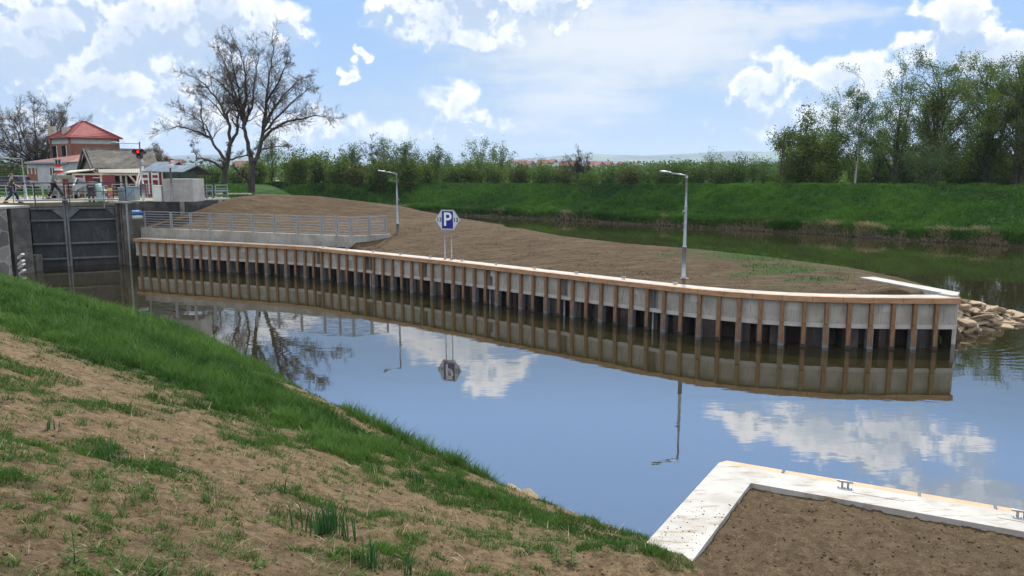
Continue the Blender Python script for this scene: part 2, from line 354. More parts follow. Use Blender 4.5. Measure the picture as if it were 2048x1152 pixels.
xs=np.array([-400,-200,-100,-60,-30,0,30,60,120,250,500.]); 
V=[(x,y,0) for y in xs for x in xs]; Q=[(j*11+i,j*11+i+1,(j+1)*11+i+1,(j+1)*11+i) for j in range(10) for i in range(10)]
tag(mk('water',V,Q,M['water']),kind='structure',label='still dark water of the basin and river mirroring the sky')

# shoreline of the near bank
SH=np.array([(-60,70),(-27.5,41.4),(-19.8,34.2),(-14.0,29.2),(-10.6,26.2),(-7.2,21.9),(-5.1,19.3),(-3.1,16.9),(-1.2,14.5),(-.15,13.35),(1.05,12.2),(2.0,11.3),(5.,8.6),(12.,2.),(40,-24)])
def sdist(P,x,y):                               # signed distance to a polyline (positive on the right-hand/camera side)
    best=np.full(x.shape,1e9); sg=np.ones(x.shape)
    for a,b in zip(P[:-1],P[1:]):
        d=b-a; L=d@d; t=np.clip(((x-a[0])*d[0]+(y-a[1])*d[1])/L,0,1); ex=x-a[0]-t*d[0]; ey=y-a[1]-t*d[1]
        q=np.hypot(ex,ey); c=d[0]*(y-a[1])-d[1]*(x-a[0]); m=q<best-1e-9; sg=np.where(m,np.where(c<0,1,-1),sg); best=np.minimum(best,q)
    return best*sg
# near quay geometry (top at z=QZ)
QZ=1.67
qa=np.array((2.93,10.55)); qd=np.array((.886,-.463)); qn=np.array((-.463,-.886)); ql=np.array((-.514,-.858))
def bank_z(x,y):
    x=np.asarray(x,float);y=np.asarray(y,float)
    ds=sdist(SH,x,y)
    z=np.where(ds<.5,ds*.9,.45+(ds-.5)*.384)
    z=z+.40*np.exp(-((x-1.55)**2+(y-7.65)**2)/1.0); z=np.where(ds>10.3,4.213+(ds-10.3)*.02,z); z=np.where(ds<-1.6,-1.44,z)
    # earth bed behind the near quay
    u=(x-qa[0])*qd[0]+(y-qa[1])*qd[1]; v_=(x-qa[0])*qn[0]+(y-qa[1])*qn[1]
    # coordinate across the short leg
    nl=np.array((.858,-.514)); w_=(x-qa[0])*nl[0]+(y-qa[1])*nl[1]
    inside=(v_>.25)&(w_>.28); bed=1.60+.0*x
    z=np.where(inside,np.maximum(z,bed),z)
    return z,ds,inside
def bank_grass(x,y,ds):
    n=fbm(x*.9,y*.9,4,3); n2=fbm(x*2.7,y*2.7,3,9)
    dist=np.hypot(x,y)
    wd=np.interp(dist,[8.3,9.3,10.5,12,14,15.5,22,40],[-1.,2.6,3.5,4.0,4.6,6.0,7.2,9.])
    dense=sst(wd+1.1,wd-1.1,ds+(n-.5)*3.6+(n2-.5)*2.4)*sst(-.05,.25,ds)
    dense*=np.interp(dist,[9,11,13,15],[.55,.75,.92,1.])*(1-.75*sst(.55,.70,fbm(x*1.5,y*1.5,3,14))*sst(16,12,dist))
    # bare strip by the water between the lush grass and the tufted edge
    bare=sst(.0,.15,ds)*sst(1.7,1.0,ds+(n-.5)*1.)*sst(21.5,19.5,dist)*sst(9.,10.5,dist)
    dense*=1-.9*bare
    edge=sst(.8,.4,ds)*sst(.1,.25,ds)*sst(18.2,17.3,dist)*sst(12.2,13.2,dist)
    patch=sst(.50,.66,n*.55+n2*.45)
    lip=sst(3.6,1.5,ds)*sst(0,.3,ds)*.55*sst(.38,.6,n2)
    return np.clip(np.maximum.reduce([dense,edge*.9,patch*.5,lip]),0,1)
# polar sheet round the viewpoint: the same screen density everywhere
angs=np.r_[np.linspace(-180,-48,30)[:-1],np.linspace(-48,48,430),np.linspace(48,180,30)[1:]]; angs=np.radians(angs)
rads=1.3*np.exp(np.linspace(0,math.log(75/1.3),470))
A,RR=np.meshgrid(angs,rads); gx=np.sin(A)*RR; gy=np.cos(A)*RR
gz,gds,ins=bank_z(gx,gy)
rough=(fbm(gx*2.2,gy*2.2,5,5,.6)-.5)*.16*np.clip(gds,0,1)+(fbm(gx*11,gy*11,3,21,.6)-.5)*.05*np.clip(gds,0,1)*(RR<25)
rb=(fbm(gx*5,gy*5,3,8)-.5)*.05+np.maximum(fbm(gx*14,gy*14,3,31,.7)-.52,0)*.16
gz=gz+np.where(ins&(gz<1.63),rb,rough)
ng,mg=A.shape
idx=np.arange(ng*mg).reshape(ng,mg); quads=np.stack([idx[:-1,:-1],idx[1:,:-1],idx[1:,1:],idx[:-1,1:]],-1).reshape(-1,4)
quads=quads[:,::-1]
Vb=np.stack([gx,gy,gz],-1).reshape(-1,3)
bank=mk('river_bank',Vb,[quads],M['soil'],smooth=True); tag(bank,'sloping near bank of brown soil with patchy grass','bank',kind='structure')
gm=bank_grass(gx,gy,gds); fattr(bank,'grass',(gm*.85*(~(ins&(gz<1.7)))).ravel())
bank.data.materials.append(M['bed'])
fi=(ins&(gz<1.72)); mi=(fi[:-1,:-1]).reshape(-1).astype(np.int32); bank.data.polygons.foreach_set('material_index',mi)
# small lid under the viewpoint
th=np.linspace(0,2*math.pi,24,endpoint=False); mk_c=[(0,0,4.1)]+[(1.5*math.sin(t),1.5*math.cos(t),float(bank_z(np.array([1.5*math.sin(t)]),np.array([1.5*math.cos(t)]))[0][0])+.0) for t in th]
tag(mk('ground',mk_c,[(0,i+1,(i+1)%24+1) for i in range(24)],M['soil']),'patch of bank soil under the viewer','ground',kind='structure')

def blades(x,y,z,h,wd,lean,rnd,tint,up=.55,seg2=True):
    n=len(x); th=rnd.rand(n)*2*math.pi; la=rnd.rand(n)*2*math.pi
    c,s=np.cos(th),np.sin(th); dx=np.cos(la)*lean*h; dy=np.sin(la)*lean*h
    b=np.stack([x,y,z],1); sd_=np.stack([c*wd/2,s*wd/2,0*x],1)
    mid=b+np.stack([dx*.3,dy*.3,h*up],1); tip=b+np.stack([dx,dy,h],1)
    V=np.stack([b-sd_,b+sd_,mid+sd_*.8,mid-sd_*.8,tip],1).reshape(-1,3)
    i=np.arange(n)*5; q=np.stack([i,i+1,i+2,i+3],1); t=np.stack([i+3,i+2,i+4],1)
    return V,[q,t],np.repeat(tint,5)
def blade_obj(name,parts,mat,label):
    V=[];Q=[];Tt=[];tn=[];b=0
    for v,(q,t),ti in parts: V.append(v);Q.append(q+b);Tt.append(t+b);tn.append(ti);b+=len(v)
    o=mk(name,np.concatenate(V),[np.concatenate(Q),np.concatenate(Tt)],mat); fattr(o,'tint',np.concatenate(tn))
    return tag(o,label,'grass',kind='stuff')
def surf_z(x,y): 
    z,ds,i=bank_z(x,y); r=(fbm(x*2.2,y*2.2,5,5,.6)-.5)*.16*np.clip(ds,0,1); return z+r,ds,i
parts=[]
def frustum(n,r0,r1,rnd,a0=-36,a1=35,pw=1.):
    a=np.radians(a0+(a1-a0)*rnd.rand(n)); r=np.exp(np.log(r0)+(np.log(r1)-np.log(r0))*rnd.rand(n)**pw); return np.sin(a)*r,np.cos(a)*r,r
# dense sward: log-distributed in distance, so the screen density stays even
x,y,r=frustum(1000000,6.,50,R); z,ds,i=surf_z(x,y); g=bank_grass(x,y,ds)
k=(ds>.12)&(ds<12)&(R.rand(len(x))<np.maximum(g-.12,0)*1.1)&~(i&(z<1.68)); x,y,z,r,g,ds=x[k],y[k],z[k],r[k],g[k],ds[k]
hn=fbm(x*.8,y*.8,3,40); hc_=fbm(x*4.6,y*4.6,3,41)
hh=(.03+.25*np.clip(g,0,1)**1.5*np.clip(hn*.8+hc_*1.9-.80,.08,1.3))*(.55+.8*R.rand(len(x)))
print('dense blades',len(x))
parts.append(blades(x,y,z-.02,hh,.004+r*.0007,.25+.7*R.rand(len(x)),R,np.clip((hn-.3)*1.1+(hc_-.5)*.9+.1+.5*(R.rand(len(x))-.35),0,1)))
# low sparse weeds on the soil
x,y,r=frustum(240000,2.3,14,R); n=fbm(x*1.3,y*1.3,4,77); n2=fbm(x*6,y*6,2,78)
z,ds,i=surf_z(x,y); k=(ds>.3)&(R.rand(len(x))<(sst(.44,.62,n)*.55+.10)*sst(.5,.68,n2))&~(i&(z<1.68))
x,y,z,r,n=x[k],y[k],z[k],r[k],n[k]; print('weeds',len(x))
parts.append(blades(x,y,z-.01,(.025+.05*R.rand(len(x)))*(.5+.9*n),.003+r*.0007,.6+.8*R.rand(len(x)),R,np.clip(.3+.5*R.rand(len(x)),0,1)))
# separate tufts
def tufts(cx,cy,nb,hgt,spread,wd,lean,tb=.5):
    cx=np.asarray(cx);k=len(cx); hs=np.repeat(hgt*(.6+.7*R.rand(k)),nb); sp=np.repeat(spread*(.5+R.rand(k)),nb)
    x=np.repeat(cx,nb)+R.randn(k*nb)*sp*.5; y=np.repeat(cy,nb)+R.randn(k*nb)*sp*.5
    z,ds,i=surf_z(x,y)
    return blades(x,y,z-.01,hs*(.5+.6*R.rand(k*nb)),wd,lean*(.4+R.rand(k*nb)),R,np.clip(np.repeat(tb+.35*(R.rand(k)-.5),nb)+.2*(R.rand(k*nb)-.5),0,1))
x,y,r=frustum(900,2.6,12,R); z,ds,i=surf_z(x,y); n=fbm(x*1.3,y*1.3,4,77); k=(ds>.4)&(R.rand(len(x))<.25+.75*sst(.42,.6,n))&~(i&(z<1.68))
parts.append(tufts(x[k],y[k],26,.10,.07,.0065,.9,.45))
x,y,r=frustum(300,2.6,9,R,-36,5); z,ds,i=surf_z(x,y); k=(ds>.6)
parts.append(tufts(x[k],y[k],12,.055,.06,.017,1.5,.6))
# tall tufts on the water's edge
ed=lerp_poly(SH[7:12],150); k=R.rand(150)<.62; ed=ed[k]+R.randn(k.sum(),2)*.12+np.array((-.28,-.30))
kk=np.hypot(ed[:,0],ed[:,1])>13.1
parts.append(tufts(ed[kk,0],ed[kk,1],42,.30,.16,.013,.7,.55))
blade_obj('grass',parts,M['grass'],'green grass growing in patches over the near bank')
# stiff bluish daffodil-like leaves
M['stalk']=leafmat('stiff_leaf',(.016,.052,.022),(.045,.11,.045),.25)
def clump(name,label,px,py,n,h,sp,group=None):
    p=at(px,py,3.); 
    for _ in range(8):
        zz=float(surf_z(np.array([p.x]),np.array([p.y]))[0][0]); p=at(px,py,zz)
    x=p.x+R.randn(n)*sp; y=p.y+R.randn(n)*sp*.8; z,_,_=surf_z(x,y)
    v,(q,t),ti=blades(x,y,z-.02,h*(.55+.5*R.rand(n)),.012+.006*R.rand(n),.12+.25*R.rand(n),R,R.rand(n),up=.7)
    v=v-np.array([p.x,p.y,zz]); o=mk(name,v,[q,t],M['stalk'],loc=(p.x,p.y,zz)); fattr(o,'tint',ti); tag(o,label,'plant',group)
clump('narrow_leaved_plant','large clump of upright bluish green leaves standing on bare soil of the near bank',655,1068,75,.34,.13)
clump('narrow_leaved_plant','small group of tall pointed leaves at the bottom of the picture beside the large clump',740,1140,16,.30,.05)
clump('narrow_leaved_plant','two stiff narrow leaves crossing at the bottom, right of every other upright plant',815,1150,6,.26,.025)
clump('narrow_leaved_plant','thin upright leaves just above and left of the large clump of bluish leaves',560,985,6,.22,.05)
clump('narrow_leaved_plant','few upright stalks near the left edge of the photo on the weedy soil',205,915,12,.24,.07)
clump('narrow_leaved_plant','bushy dark tuft of narrow leaves near the water edge above the soil patch',835,965,26,.26,.06)
clump('narrow_leaved_plant','lone pair of tall narrow leaves between the lush grass and the left weeds',100,860,9,.20,.06)
def leafy(px,py,s,label):
    p=at(px,py,2.)
    for _ in range(8):
        zz=float(surf_z(np.array([p.x]),np.array([p.y]))[0][0]); p=at(px,py,zz)
    root=thing('leafy_weed',label,'plant',(p.x,p.y,zz-.01),0,'leafy weeds on the near bank')
    b=MB(); b.tube([(0,0,0),(.01*s,0,.5*s),(0,.01*s,s)],[.012*s,.01*s,.006*s],5); b.build('stem',M['stalk'],root)
    b=MB()
    for i in range(26):
        a=i*2.4; h_=s*(.08+.92*i/26); L=s*(.45-.012*i); d=Vector((math.cos(a),math.sin(a),.25)).normalized(); o=Vector((0,0,h_)); sde=Vector((-math.sin(a),math.cos(a),0))*L*.16
        b.add([o,o+d*L*.5+sde,o+d*L+Vector((0,0,-.08*s)),o+d*L*.5-sde],[(0,1,2,3)])
    o=b.build('foliage',M['leaf_light'],root); fattr(o,'tint',R.rand(len(b.v)))
for a in [(1058,1106,.20,'pale leafy weed in the lower bank, left of a pair of pale weeds'),(1112,1126,.20,'pale leafy weed, left one of the pair near the bottom centre'),(1143,1128,.20,'pale leafy weed, right one of the pair near the bottom centre'),(1264,1106,.13,'small pale weed in the grass at the end of the white quay'),(408,1003,.14,'bright green rosette of leaves on bare soil below the lush grass'),(150,1130,.22,'large broad leaved weed at the bottom left corner')]: leafy(*a)

# clods and pebbles
ico_v=np.array([(0,0,1),(.89,0,.45),(.28,.85,.45),(-.72,.53,.45),(-.72,-.53,.45),(.28,-.85,.45),(.72,.53,-.45),(-.28,.85,-.45),(-.89,0,-.45),(-.28,-.85,-.45),(.72,-.53,-.45),(0,0,-1)])
ico_f=np.array([(0,1,2),(0,2,3),(0,3,4),(0,4,5),(0,5,1),(1,6,2),(2,7,3),(3,8,4),(4,9,5),(5,10,1),(6,7,2),(7,8,3),(8,9,4),(9,10,5),(10,6,1),(11,7,6),(11,8,7),(11,9,8),(11,10,9),(11,6,10)])
def clods(name,x,y,z,s,mat,label,flat=.7):
    n=len(x); a=R.rand(n)*6.28; v=ico_v[None]*(.7+.6*R.rand(n,12,1))*s[:,None,None]; v[:,:,2]*=flat
    c,s_=np.cos(a)[:,None],np.sin(a)[:,None]; vx=v[:,:,0]*c-v[:,:,1]*s_; vy=v[:,:,0]*s_+v[:,:,1]*c
    V=np.stack([vx+x[:,None],vy+y[:,None],v[:,:,2]+z[:,None]],-1).reshape(-1,3)
    Fc=(ico_f[None]+np.arange(n)[:,None,None]*12).reshape(-1,3)
    o=mk(name,V,[Fc],mat); fattr(o,'grass',np.zeros(len(V))); return tag(o,label,'soil',kind='stuff')
n=11000; x=2+7*R.rand(n); y=4+6.6*R.rand(n); z,ds,i=bank_z(x,y); k=i&(z<1.66); x,y=x[k],y[k]
clods('soil_clods',x,y,1.608+0*x+(fbm(x*5,y*5,3,8)-.5)*.05,.004+.018*R.rand(len(x))**6*(.5+fbm(x*2,y*2,3,50)),M['bed'],'crumbly dark clods of earth inside the near quay',.5)
x,y,r=frustum(16000,2.4,16,R,-36,20); z,ds,i=surf_z(x,y); k=(ds>.2)&~(i&(z<1.7)); x,y,z,r=x[k],y[k],z[k],r[k]
clods('soil_crumbs',x,y,z,(.004+.013*R.rand(len(x))**4)*(.7+r*.06),M['soil'],'pale crumbs of soil on the near bank')

x,y,r=frustum(2600,2.4,15,R,-36,12); z,ds,i=surf_z(x,y); k=(ds>.3)&~(i&(z<1.7)); x,y,z,r=x[k],y[k],z[k],r[k]
blade_obj('dead_stalks',[blades(x,y,z+.004,.02+.05*R.rand(len(x)),.0025+r*.0006,1.5+3*R.rand(len(x)),R,R.rand(len(x)))],M['dry'],'pale dead stalks and straw lying on the near bank')
n=170; uu_=R.rand(n)**.7; vv_=R.rand(n); base_=np.array((2.93,10.55))+np.array((-.514,-.858))*(1.3+1.55*uu_)[:,None]+np.array((.858,-.514))*(.02+.54*vv_)[:,None]
clods('spilt_soil',base_[:,0],base_[:,1],np.full(n,1.672),.003+.009*R.rand(n)**3,M['bed'],'crumbs of earth spilt over the end of the white quay arm',.5)
# ---------------------------------------------------------------- long quay wall
WL=[(-23.5,47.55),(-22.95,47.35),(-12.6,42.8),(-11.0,42.0),(-6.2,38.1),(-2.9,35.35),(1.0,31.75),(4.3,28.7),(6.4,26.85),(7.4,26.2),(8.6,25.6),(9.7,25.25),(10.8,25.02),(12.2,24.9),(14.45,24.86)]
def catmull(P,k=12):
    P=[Vector((*p,0)) for p in P]; P=[2*P[0]-P[1]]+P+[2*P[-1]-P[-2]]; out=[]
    for i in range(1,len(P)-2):
        for j in range(k):
            t=j/k;a,b,c,d=P[i-1:i+3]; out.append(.5*((2*b)+(c-a)*t+(2*a-5*b+4*c-d)*t*t+(3*b-a-3*c+d)*t**3))
    out.append(P[-2]); return np.array([(v.x,v.y) for v in out])
WC=lerp_poly(WL[1:],500)
for _ in range(60): WC[1:-1]=(WC[:-2]+WC[1:-1]*2+WC[2:])/4
wd_=np.r_[0,np.cumsum(np.hypot(*np.diff(WC,axis=0).T))]; WLEN=wd_[-1]
def wp(s,off=0.,z=0.):                        # point at arc length s, off = metres towards the land
    x=np.interp(s,wd_,WC[:,0]); y=np.interp(s,wd_,WC[:,1]); e=.15
    tx=np.interp(s+e,wd_,WC[:,0])-np.interp(s-e,wd_,WC[:,0]); ty=np.interp(s+e,wd_,WC[:,1])-np.interp(s-e,wd_,WC[:,1])
    if s+e>WLEN: tx,ty=WC[-1]-WC[-3]
    l=math.hypot(tx,ty); return Vector((x-ty/l*off,y+tx/l*off,z))
def wstrip(s0,s1,off0,off1,z0,z1,step=.4):
    n=max(1,int((s1-s0)/step)); b=MB(); r=[]
    for i in range(n+1):
        s=s0+(s1-s0)*i/n; r.append([wp(s,off0,z0),wp(s,off1,z0),wp(s,off1,z1),wp(s,off0,z1)])
    v=[p for q in r for p in q]; f=[]
    for i in range(n):
        for k in range(4): f.append((i*4+k,i*4+(k+1)%4,(i+1)*4+(k+1)%4,(i+1)*4+k))
    f+=[(3,2,1,0),(n*4,n*4+1,n*4+2,n*4+3)]; b.add(v,f); return b
quay=thing('quay_wall','long curving quay wall of concrete panels, timber posts and steel sheet piling across the basin','quay wall')
TOP=1.70
# recessed ladder bays split the concrete
bays=[]
def s_at_px(px):
    best=min(range(len(WC)),key=lambda i:abs(1024+F*WC[i][0]/(WC[i][1]*CP+H*SP)-px)); 
    ss=np.linspace(0,WLEN,2000); pp=[1024+F*wp(s)[0]/(wp(s)[1]*CP+H*SP) for s in ss]; return float(np.interp(px,pp,ss))
PSS=np.linspace(0,WLEN,1500); PPX=np.array([(lambda p:1024+F*p[0]/(p[1]*CP+(H-.9)*SP))(wp(s)) for s in PSS])
def s_px(px): return float(np.interp(px,PPX,PSS))
bays=[s_px(a) for a in (639,736,845,975,1124,1302)]
cuts=[0.]+[c for b in bays for c in (b-.27,b+.27)]+[WLEN]
for a,b in zip(cuts[0::2],cuts[1::2]): wstrip(a,b,.05,.45,.80,1.52).build('concrete_panel',M['concrete'],quay)
for bq in bays: wstrip(bq-.27,bq+.27,.24,.45,.80,1.52).build('ladder_recess',M['concrete'],quay)
wstrip(0,WLEN,.03,.45,.66,.80).build('ledge',M['ledge'],quay)
wstrip(0,WLEN-.12,.12,.62,1.52,TOP).build('capping',M['concrete_top'],quay)
# patches of newer mortar
for k_,px in enumerate([352,392,420,486,520,665,700,790,890,985,1062,1268,1388,1585,1775]):
    s0=s_px(px); wstrip(s0-.16,s0+.16,.043,.1,1.22,1.47).build('mortar_patch',M['ledge'],quay)
# sheet piling: trapezoid wave
b=MB(); pr=[]; s=.0
while s<WLEN-.1:
    for ds_,o in ((0,.62),(.34,.62),(.44,.14),(.94,.14),(1.04,.62)):
        if s+ds_<WLEN: pr.append((s+ds_,o))
    s+=1.16
v=[];f=[]
for i,(s,o) in enumerate(pr):
    v+= [wp(s,o,-1.2),wp(s,o,.74)]
    if i: f.append((2*i-2,2*i,2*i+1,2*i-1))
# closing return at the end
e=wp(WLEN-.06,.16,-1.2); g_=wp(WLEN-.1,1.6,-1.2); v+=[e,Vector((e.x,e.y,.74)),g_,Vector((g_.x,g_.y,.74))]; n_=len(v); f+=[(n_-4,n_-2,n_-1,n_-3)]
b.add(v,f).build('sheet_piling',M['pile'],quay)
# fender posts, two lengths each
PS=.69; s=s_px(281.5)-.0; posts=[]
while s<WLEN-.2: posts.append(s); s+=PS
for i,s in enumerate(posts):
    p=wp(s,-.035); t=(wp(min(s+.1,WLEN),0)-wp(s-.1,0)); rz=math.atan2(t.y,t.x)
    b=MB(); b.box(-.062,.062,-.05,.085,.795,1.515,.008); o=b.build('timber_post',M['timber_post'],quay,loc=p,rz=rz)
    b=MB(); b.box(-.066,.066,-.055,.075,.10,.78,.008); o=b.build('lower_post',M['timber_post'],quay,loc=p,rz=rz)
    b=MB(); b.box(.068,.092,-.045,.2,-.9,.66); b.box(-.092,-.068,-.045,.2,-.9,.66); b.box(-.068,.068,-.05,.07,-.9,.095)
    b.build('steel_channel',M['pile'] if i%2 else M['galv_d'],quay,loc=p,rz=rz)
# timber beam on the water side: lengths ~0.93 m
s=0.;i=0
while s<WLEN-.05:
    e=min(s+.93,WLEN+.0)
    if WLEN-e<.3: e=WLEN
    wstrip(s+.006,e-.006,-.13,.115,1.525,TOP+.003,.5).build('fender_beam',M['timber'],quay); s=e; i+=1
for bq in bays:
    b=MB(); p=wp(bq,.16); b.tube([(p.x,p.y,-.8),(p.x,p.y,1.5)],.045,10); t=(wp(bq+.1)-wp(bq-.1)).normalized()
    b.build('ladder_pipe',M['galv'],quay,smooth=True)
# end return strip at the tip and its face
ret=[at(1912,590,TOP),at(1716,554,TOP),at(1740,552.5,TOP),]
A0=wp(WLEN,.0,TOP); endp=at(1720,554.5,TOP+.06)
d=(endp-Vector((A0.x,A0.y,TOP))); d.z=0; L=d.length; d.normalize(); nrm=Vector((d.y,-d.x,0)); nrm_tip=nrm.copy()
tipw=thing('return_wall','pale flat concrete strip running back over the soil from the quay wall\'s far right end','wall')
b=MB(); a=Vector((A0.x,A0.y,0))-nrm*-.0; b.prism([a+d*.62-nrm*.0+Vector((0,0,-1)),a+d*.62+nrm*.62+Vector((0,0,-1)),a+d*L+nrm*.62+Vector((0,0,-1)),a+d*L+Vector((0,0,-1))],(0,0,1+TOP+.06)); b.build('coping',M['concrete_top'],tipw)
b=MB(); a1=wp(WLEN-.12,.12,0); a2=wp(WLEN,.12,0); a3=a+nrm*.62+d*.62
b.prism([Vector((wp(WLEN-.13,.12).x,wp(WLEN-.13,.12).y,.66)),Vector((a2.x,a2.y,.66)),Vector((a3.x,a3.y,.66)),Vector(((a+d*.62).x-.2,(a+d*.62).y,.66))],(0,0,TOP-.66+.063)); b.build('corner_block',M['concrete_top'],tipw)

# mooring cleats
def cleat(label,p,rz,grp):
    t=thing('mooring_cleat',label,'mooring cleat',p,rz,grp); t.scale=(.78,.78,.78)
    b=MB(); b.box(-.12,.12,-.05,.05,0,.012,.003)
    for x in(-.1,0,.1): b.tube([(x,-.03,.012),(x,-.03,.03)],.01,6)
    b.build('base_plate',M['galv'],t)
    for x in(-.045,.045): MB().box(x-.018,x+.018,-.02,.02,.012,.095,.004).build('leg',M['galv'],t)
    MB().tube([(-.13,0,.108),(-.115,0,.108),(.115,0,.108),(.13,0,.108)],[.01,.019,.019,.01],8).build('crossbar',M['galv'],t,smooth=True)
    return t
def s_cap(px):
    pp=np.array([(lambda p:1024+F*p[0]/(p[1]*CP+(H-TOP)*SP))(wp(s,.3)) for s in PSS]); return float(np.interp(px,pp,PSS))
CS=[s_cap(a) for a in (645,693,745,800,859.5,923,991.5,1068,1152,1246,1349)]; CS=[CS[0]-2.8]+CS
ordn=['first','second','third','fourth','fifth','sixth','seventh','eighth','ninth','tenth','eleventh','twelfth']
root=None
for i,s in enumerate(CS):
    p=wp(s,.33,TOP); t=(wp(s+.1)-wp(s-.1)); rz=math.atan2(t.y,t.x)
    lab='small grey cleat on the long curved quay, %s counting from the lock gate'%ordn[i]
    if i==8: lab='small grey cleat on the long quay, third to the left of the nearest lamp post'
    if i==11: lab='small grey cleat on the long quay, close in front of the nearer lamp post'
    if root is None: root=cleat(lab,p,rz,'cleats along the long quay wall')
    else: clone(root,p,rz,lab)

# ---------------------------------------------------------------- near quay corner
nq=thing('quay_corner','L-shaped white concrete quay corner edged with new timber at the bottom right','quay')
Q=lambda u,v: Vector((*(qa+qd*u+qn*v),0))        # u along the water, v towards the land
qc=np.array((2.93,10.55))
leg_in=Vector((3.14+.02,9.80,0)); 
P0=Q(0,0);P1=Q(14,0);P2=Q(14,.54)
c_in=Q(0,.54)+Vector((.514,.858,0))*0
# inner corner = intersection of v=.54 with leg inner line
nl=Vector((.858,-.514,0)); ld=Vector((-.514,-.858,0))
def leg(a,b): # a metres down the leg, b across
    return P0+ld*a+nl*b
# find t along v=.54 where across=.57
den=nl.dot(Vector((*qd,0))); base=(Q(0,.54)-P0).dot(nl); uu=(.57-base)/den; PIN=Q(uu,.54)
b=MB(); dz=Vector((0,0,-1.4)); PL=leg(2.80,0); PR=leg(3.1,.57)
b.prism([p+dz for p in (P0,PL,PR,PIN,P2,P1)],(0,0,1.4+QZ)); b.build('concrete_slab',M['concrete_top'],nq)
seams=[0,.86,2.52,3.35,5.0,6.66,8.3,10.,12.,14.]
for u0,u1 in zip(seams[:-1],seams[1:]):
    b=MB(); q=[Q(u0+.02,-.012),Q(u1-.02,-.012),Q(u1-.02,-.145),Q(u0+.02,-.145)]
    if u0==0: q=[Q(.0,-.012),Q(u1-.02,-.012),Q(u1-.02,-.145),Q(.08,-.145)]
    b.prism([p+Vector((0,0,1.50)) for p in q],(0,0,QZ-1.50-.006)); b.build('fender_beam',M['timber_cap'],nq)
b=MB()
for u in np.arange(.2,14,.69): 
    q=[Q(u,-.013),Q(u+.12,-.013),Q(u+.12,-.12),Q(u,-.12)]; MB().prism([p+Vector((0,0,-.8)) for p in q],(0,0,2.29)).build('timber_post',M['timber_post'],nq)
for k_,(u0,u1) in enumerate([(1.75,2.35),(3.35,4.0)]):
    q=[Q(u0,.03),Q(u1,.03),Q(u1,.26),Q(u0,.26)]; MB().prism([p+Vector((0,0,QZ)) for p in q],(0,0,.006)).build('mortar_patch',M['white'] if 0 else M['concrete_top'],nq)
rzq=math.atan2(qd[1],qd[0])
def q_u(px,py): p=at(px,py,QZ); return (p.x-qa[0])*qd[0]+(p.y-qa[1])*qd[1],(p.x-qa[0])*qn[0]+(p.y-qa[1])*qn[1]
u,v_=q_u(1690,976); print('cleat uv',u,v_)
p=Q(u,.14); clone(root,(p.x,p.y,QZ),rzq,'galvanised cleat bolted to the near white quay, well inside the picture','cleats on the near quay')
u,v_=q_u(2042,1037); p=Q(u,.14); clone(root,(p.x,p.y,QZ),rzq,'galvanised cleat on the near white quay, cut off by the picture edge','cleats on the near quay')

# ---------------------------------------------------------------- peninsula ground (thin-plate surface through measured points)
ctl=[]
def C(px,py,z): p=at(px,py,z); ctl.append((p.x,p.y,z))
for a in [(400,418,3.15),(345,440,2.6),(455,399.5,3.8),(530,389,3.7),(640,393,3.5),(800,411,3.1),(900,432.5,2.6),(1000,447.5,2.3),(1120,470.5,2.1),(1250,485.5,2.0),(1400,497.5,1.9),(1540,512.5,1.8),(1700,533.5,1.7),(1800,553.5,1.55),(1900,581,.98),(1960,609,.72)]: C(*a)
for s,z in ((15.,1.7),(18,1.68),(22,1.66),(26,1.66),(30,1.66),(34,1.66),(38,1.66),(41,1.66),(43.5,1.64)):
    p=wp(s+1.5 if s<40 else s,.6); ctl.append((p.x,p.y,z))
for a in [(-23.,49.2,2.2),(-18,47.,2.2),(-12.5,44.2,2.2),(-9.2,42.4,2.15),(-6.9,43.3,2.1),(-8.0,41.6,1.75),(-15,52,2.85),(-6,52,2.55),(-16.5,62,3.5)]: ctl.append(a)
# river side foot of the mound
foot=[(455,396,3.8),(530,386,3.75),(620,388,3.5)]
for px,Yb in ((700,70),(800,67),(900,61),(1000,57),(1120,50),(1250,46.5),(1400,44),(1540,41.5),(1700,38)):
    ctl.append(((px-1024)/F*Yb,Yb,-.3))
for a in [(17.5,36,-.3),(20.5,32.5,-.2),(21.2,30.8,-.25),(19.4,29.6,-.2),(17.,27.8,-.15),(15.3,26.6,-.15),(14.9,26.3,.3),(17.,30.,.85),(18.8,31.,.4)]: ctl.append(a)
ctl+=[(-24,68,3.65),(-22,76,3.6),(-33,84,3.6),(-24,84,3.5),(-14,72,2.9),(-14,80,2.),(-8,72,.2),(-19,80,3.2)]
for f in (.3,.5,.7,.95): p=wp(WLEN,0).lerp(Vector((13.5,29.6,0)),f); ctl+=[(p.x-.3,p.y-.1,1.71),(p.x+.75,p.y+.2,1.58)]
ctl+=[(11.,28,1.72),(8.5,29.5,1.72),(12.5,26.8,1.70)]
ctl=[c for c in ctl if not (c[0]>14.9 and c[1]>26 and c[1]<32.6 and c[2]<1.3)]
RB=[at(1898,667,0),at(1960,660,0),at(2043,641,0)]; RT=[atY(1903,599,28.7),atY(1965,609,29.7),atY(2046,631,31.1)]
for k_ in range(3):
    for f in (0,.5,1): q_=RB[k_].lerp(RT[k_],f); ctl.append((q_.x,q_.y,q_.z-.10))
    o_=RB[k_]*2-RT[k_]; ctl.append((o_.x,o_.y,-.5))
ctl+=[(17.6,31.2,.95),(15.6,30.6,1.3),(19.8,32.6,.1),(22.,32.,-.4)]
ctl=np.array(ctl)
def U(r2): return np.where(r2>1e-9,r2*np.log(np.maximum(r2,1e-12))*.5,0)
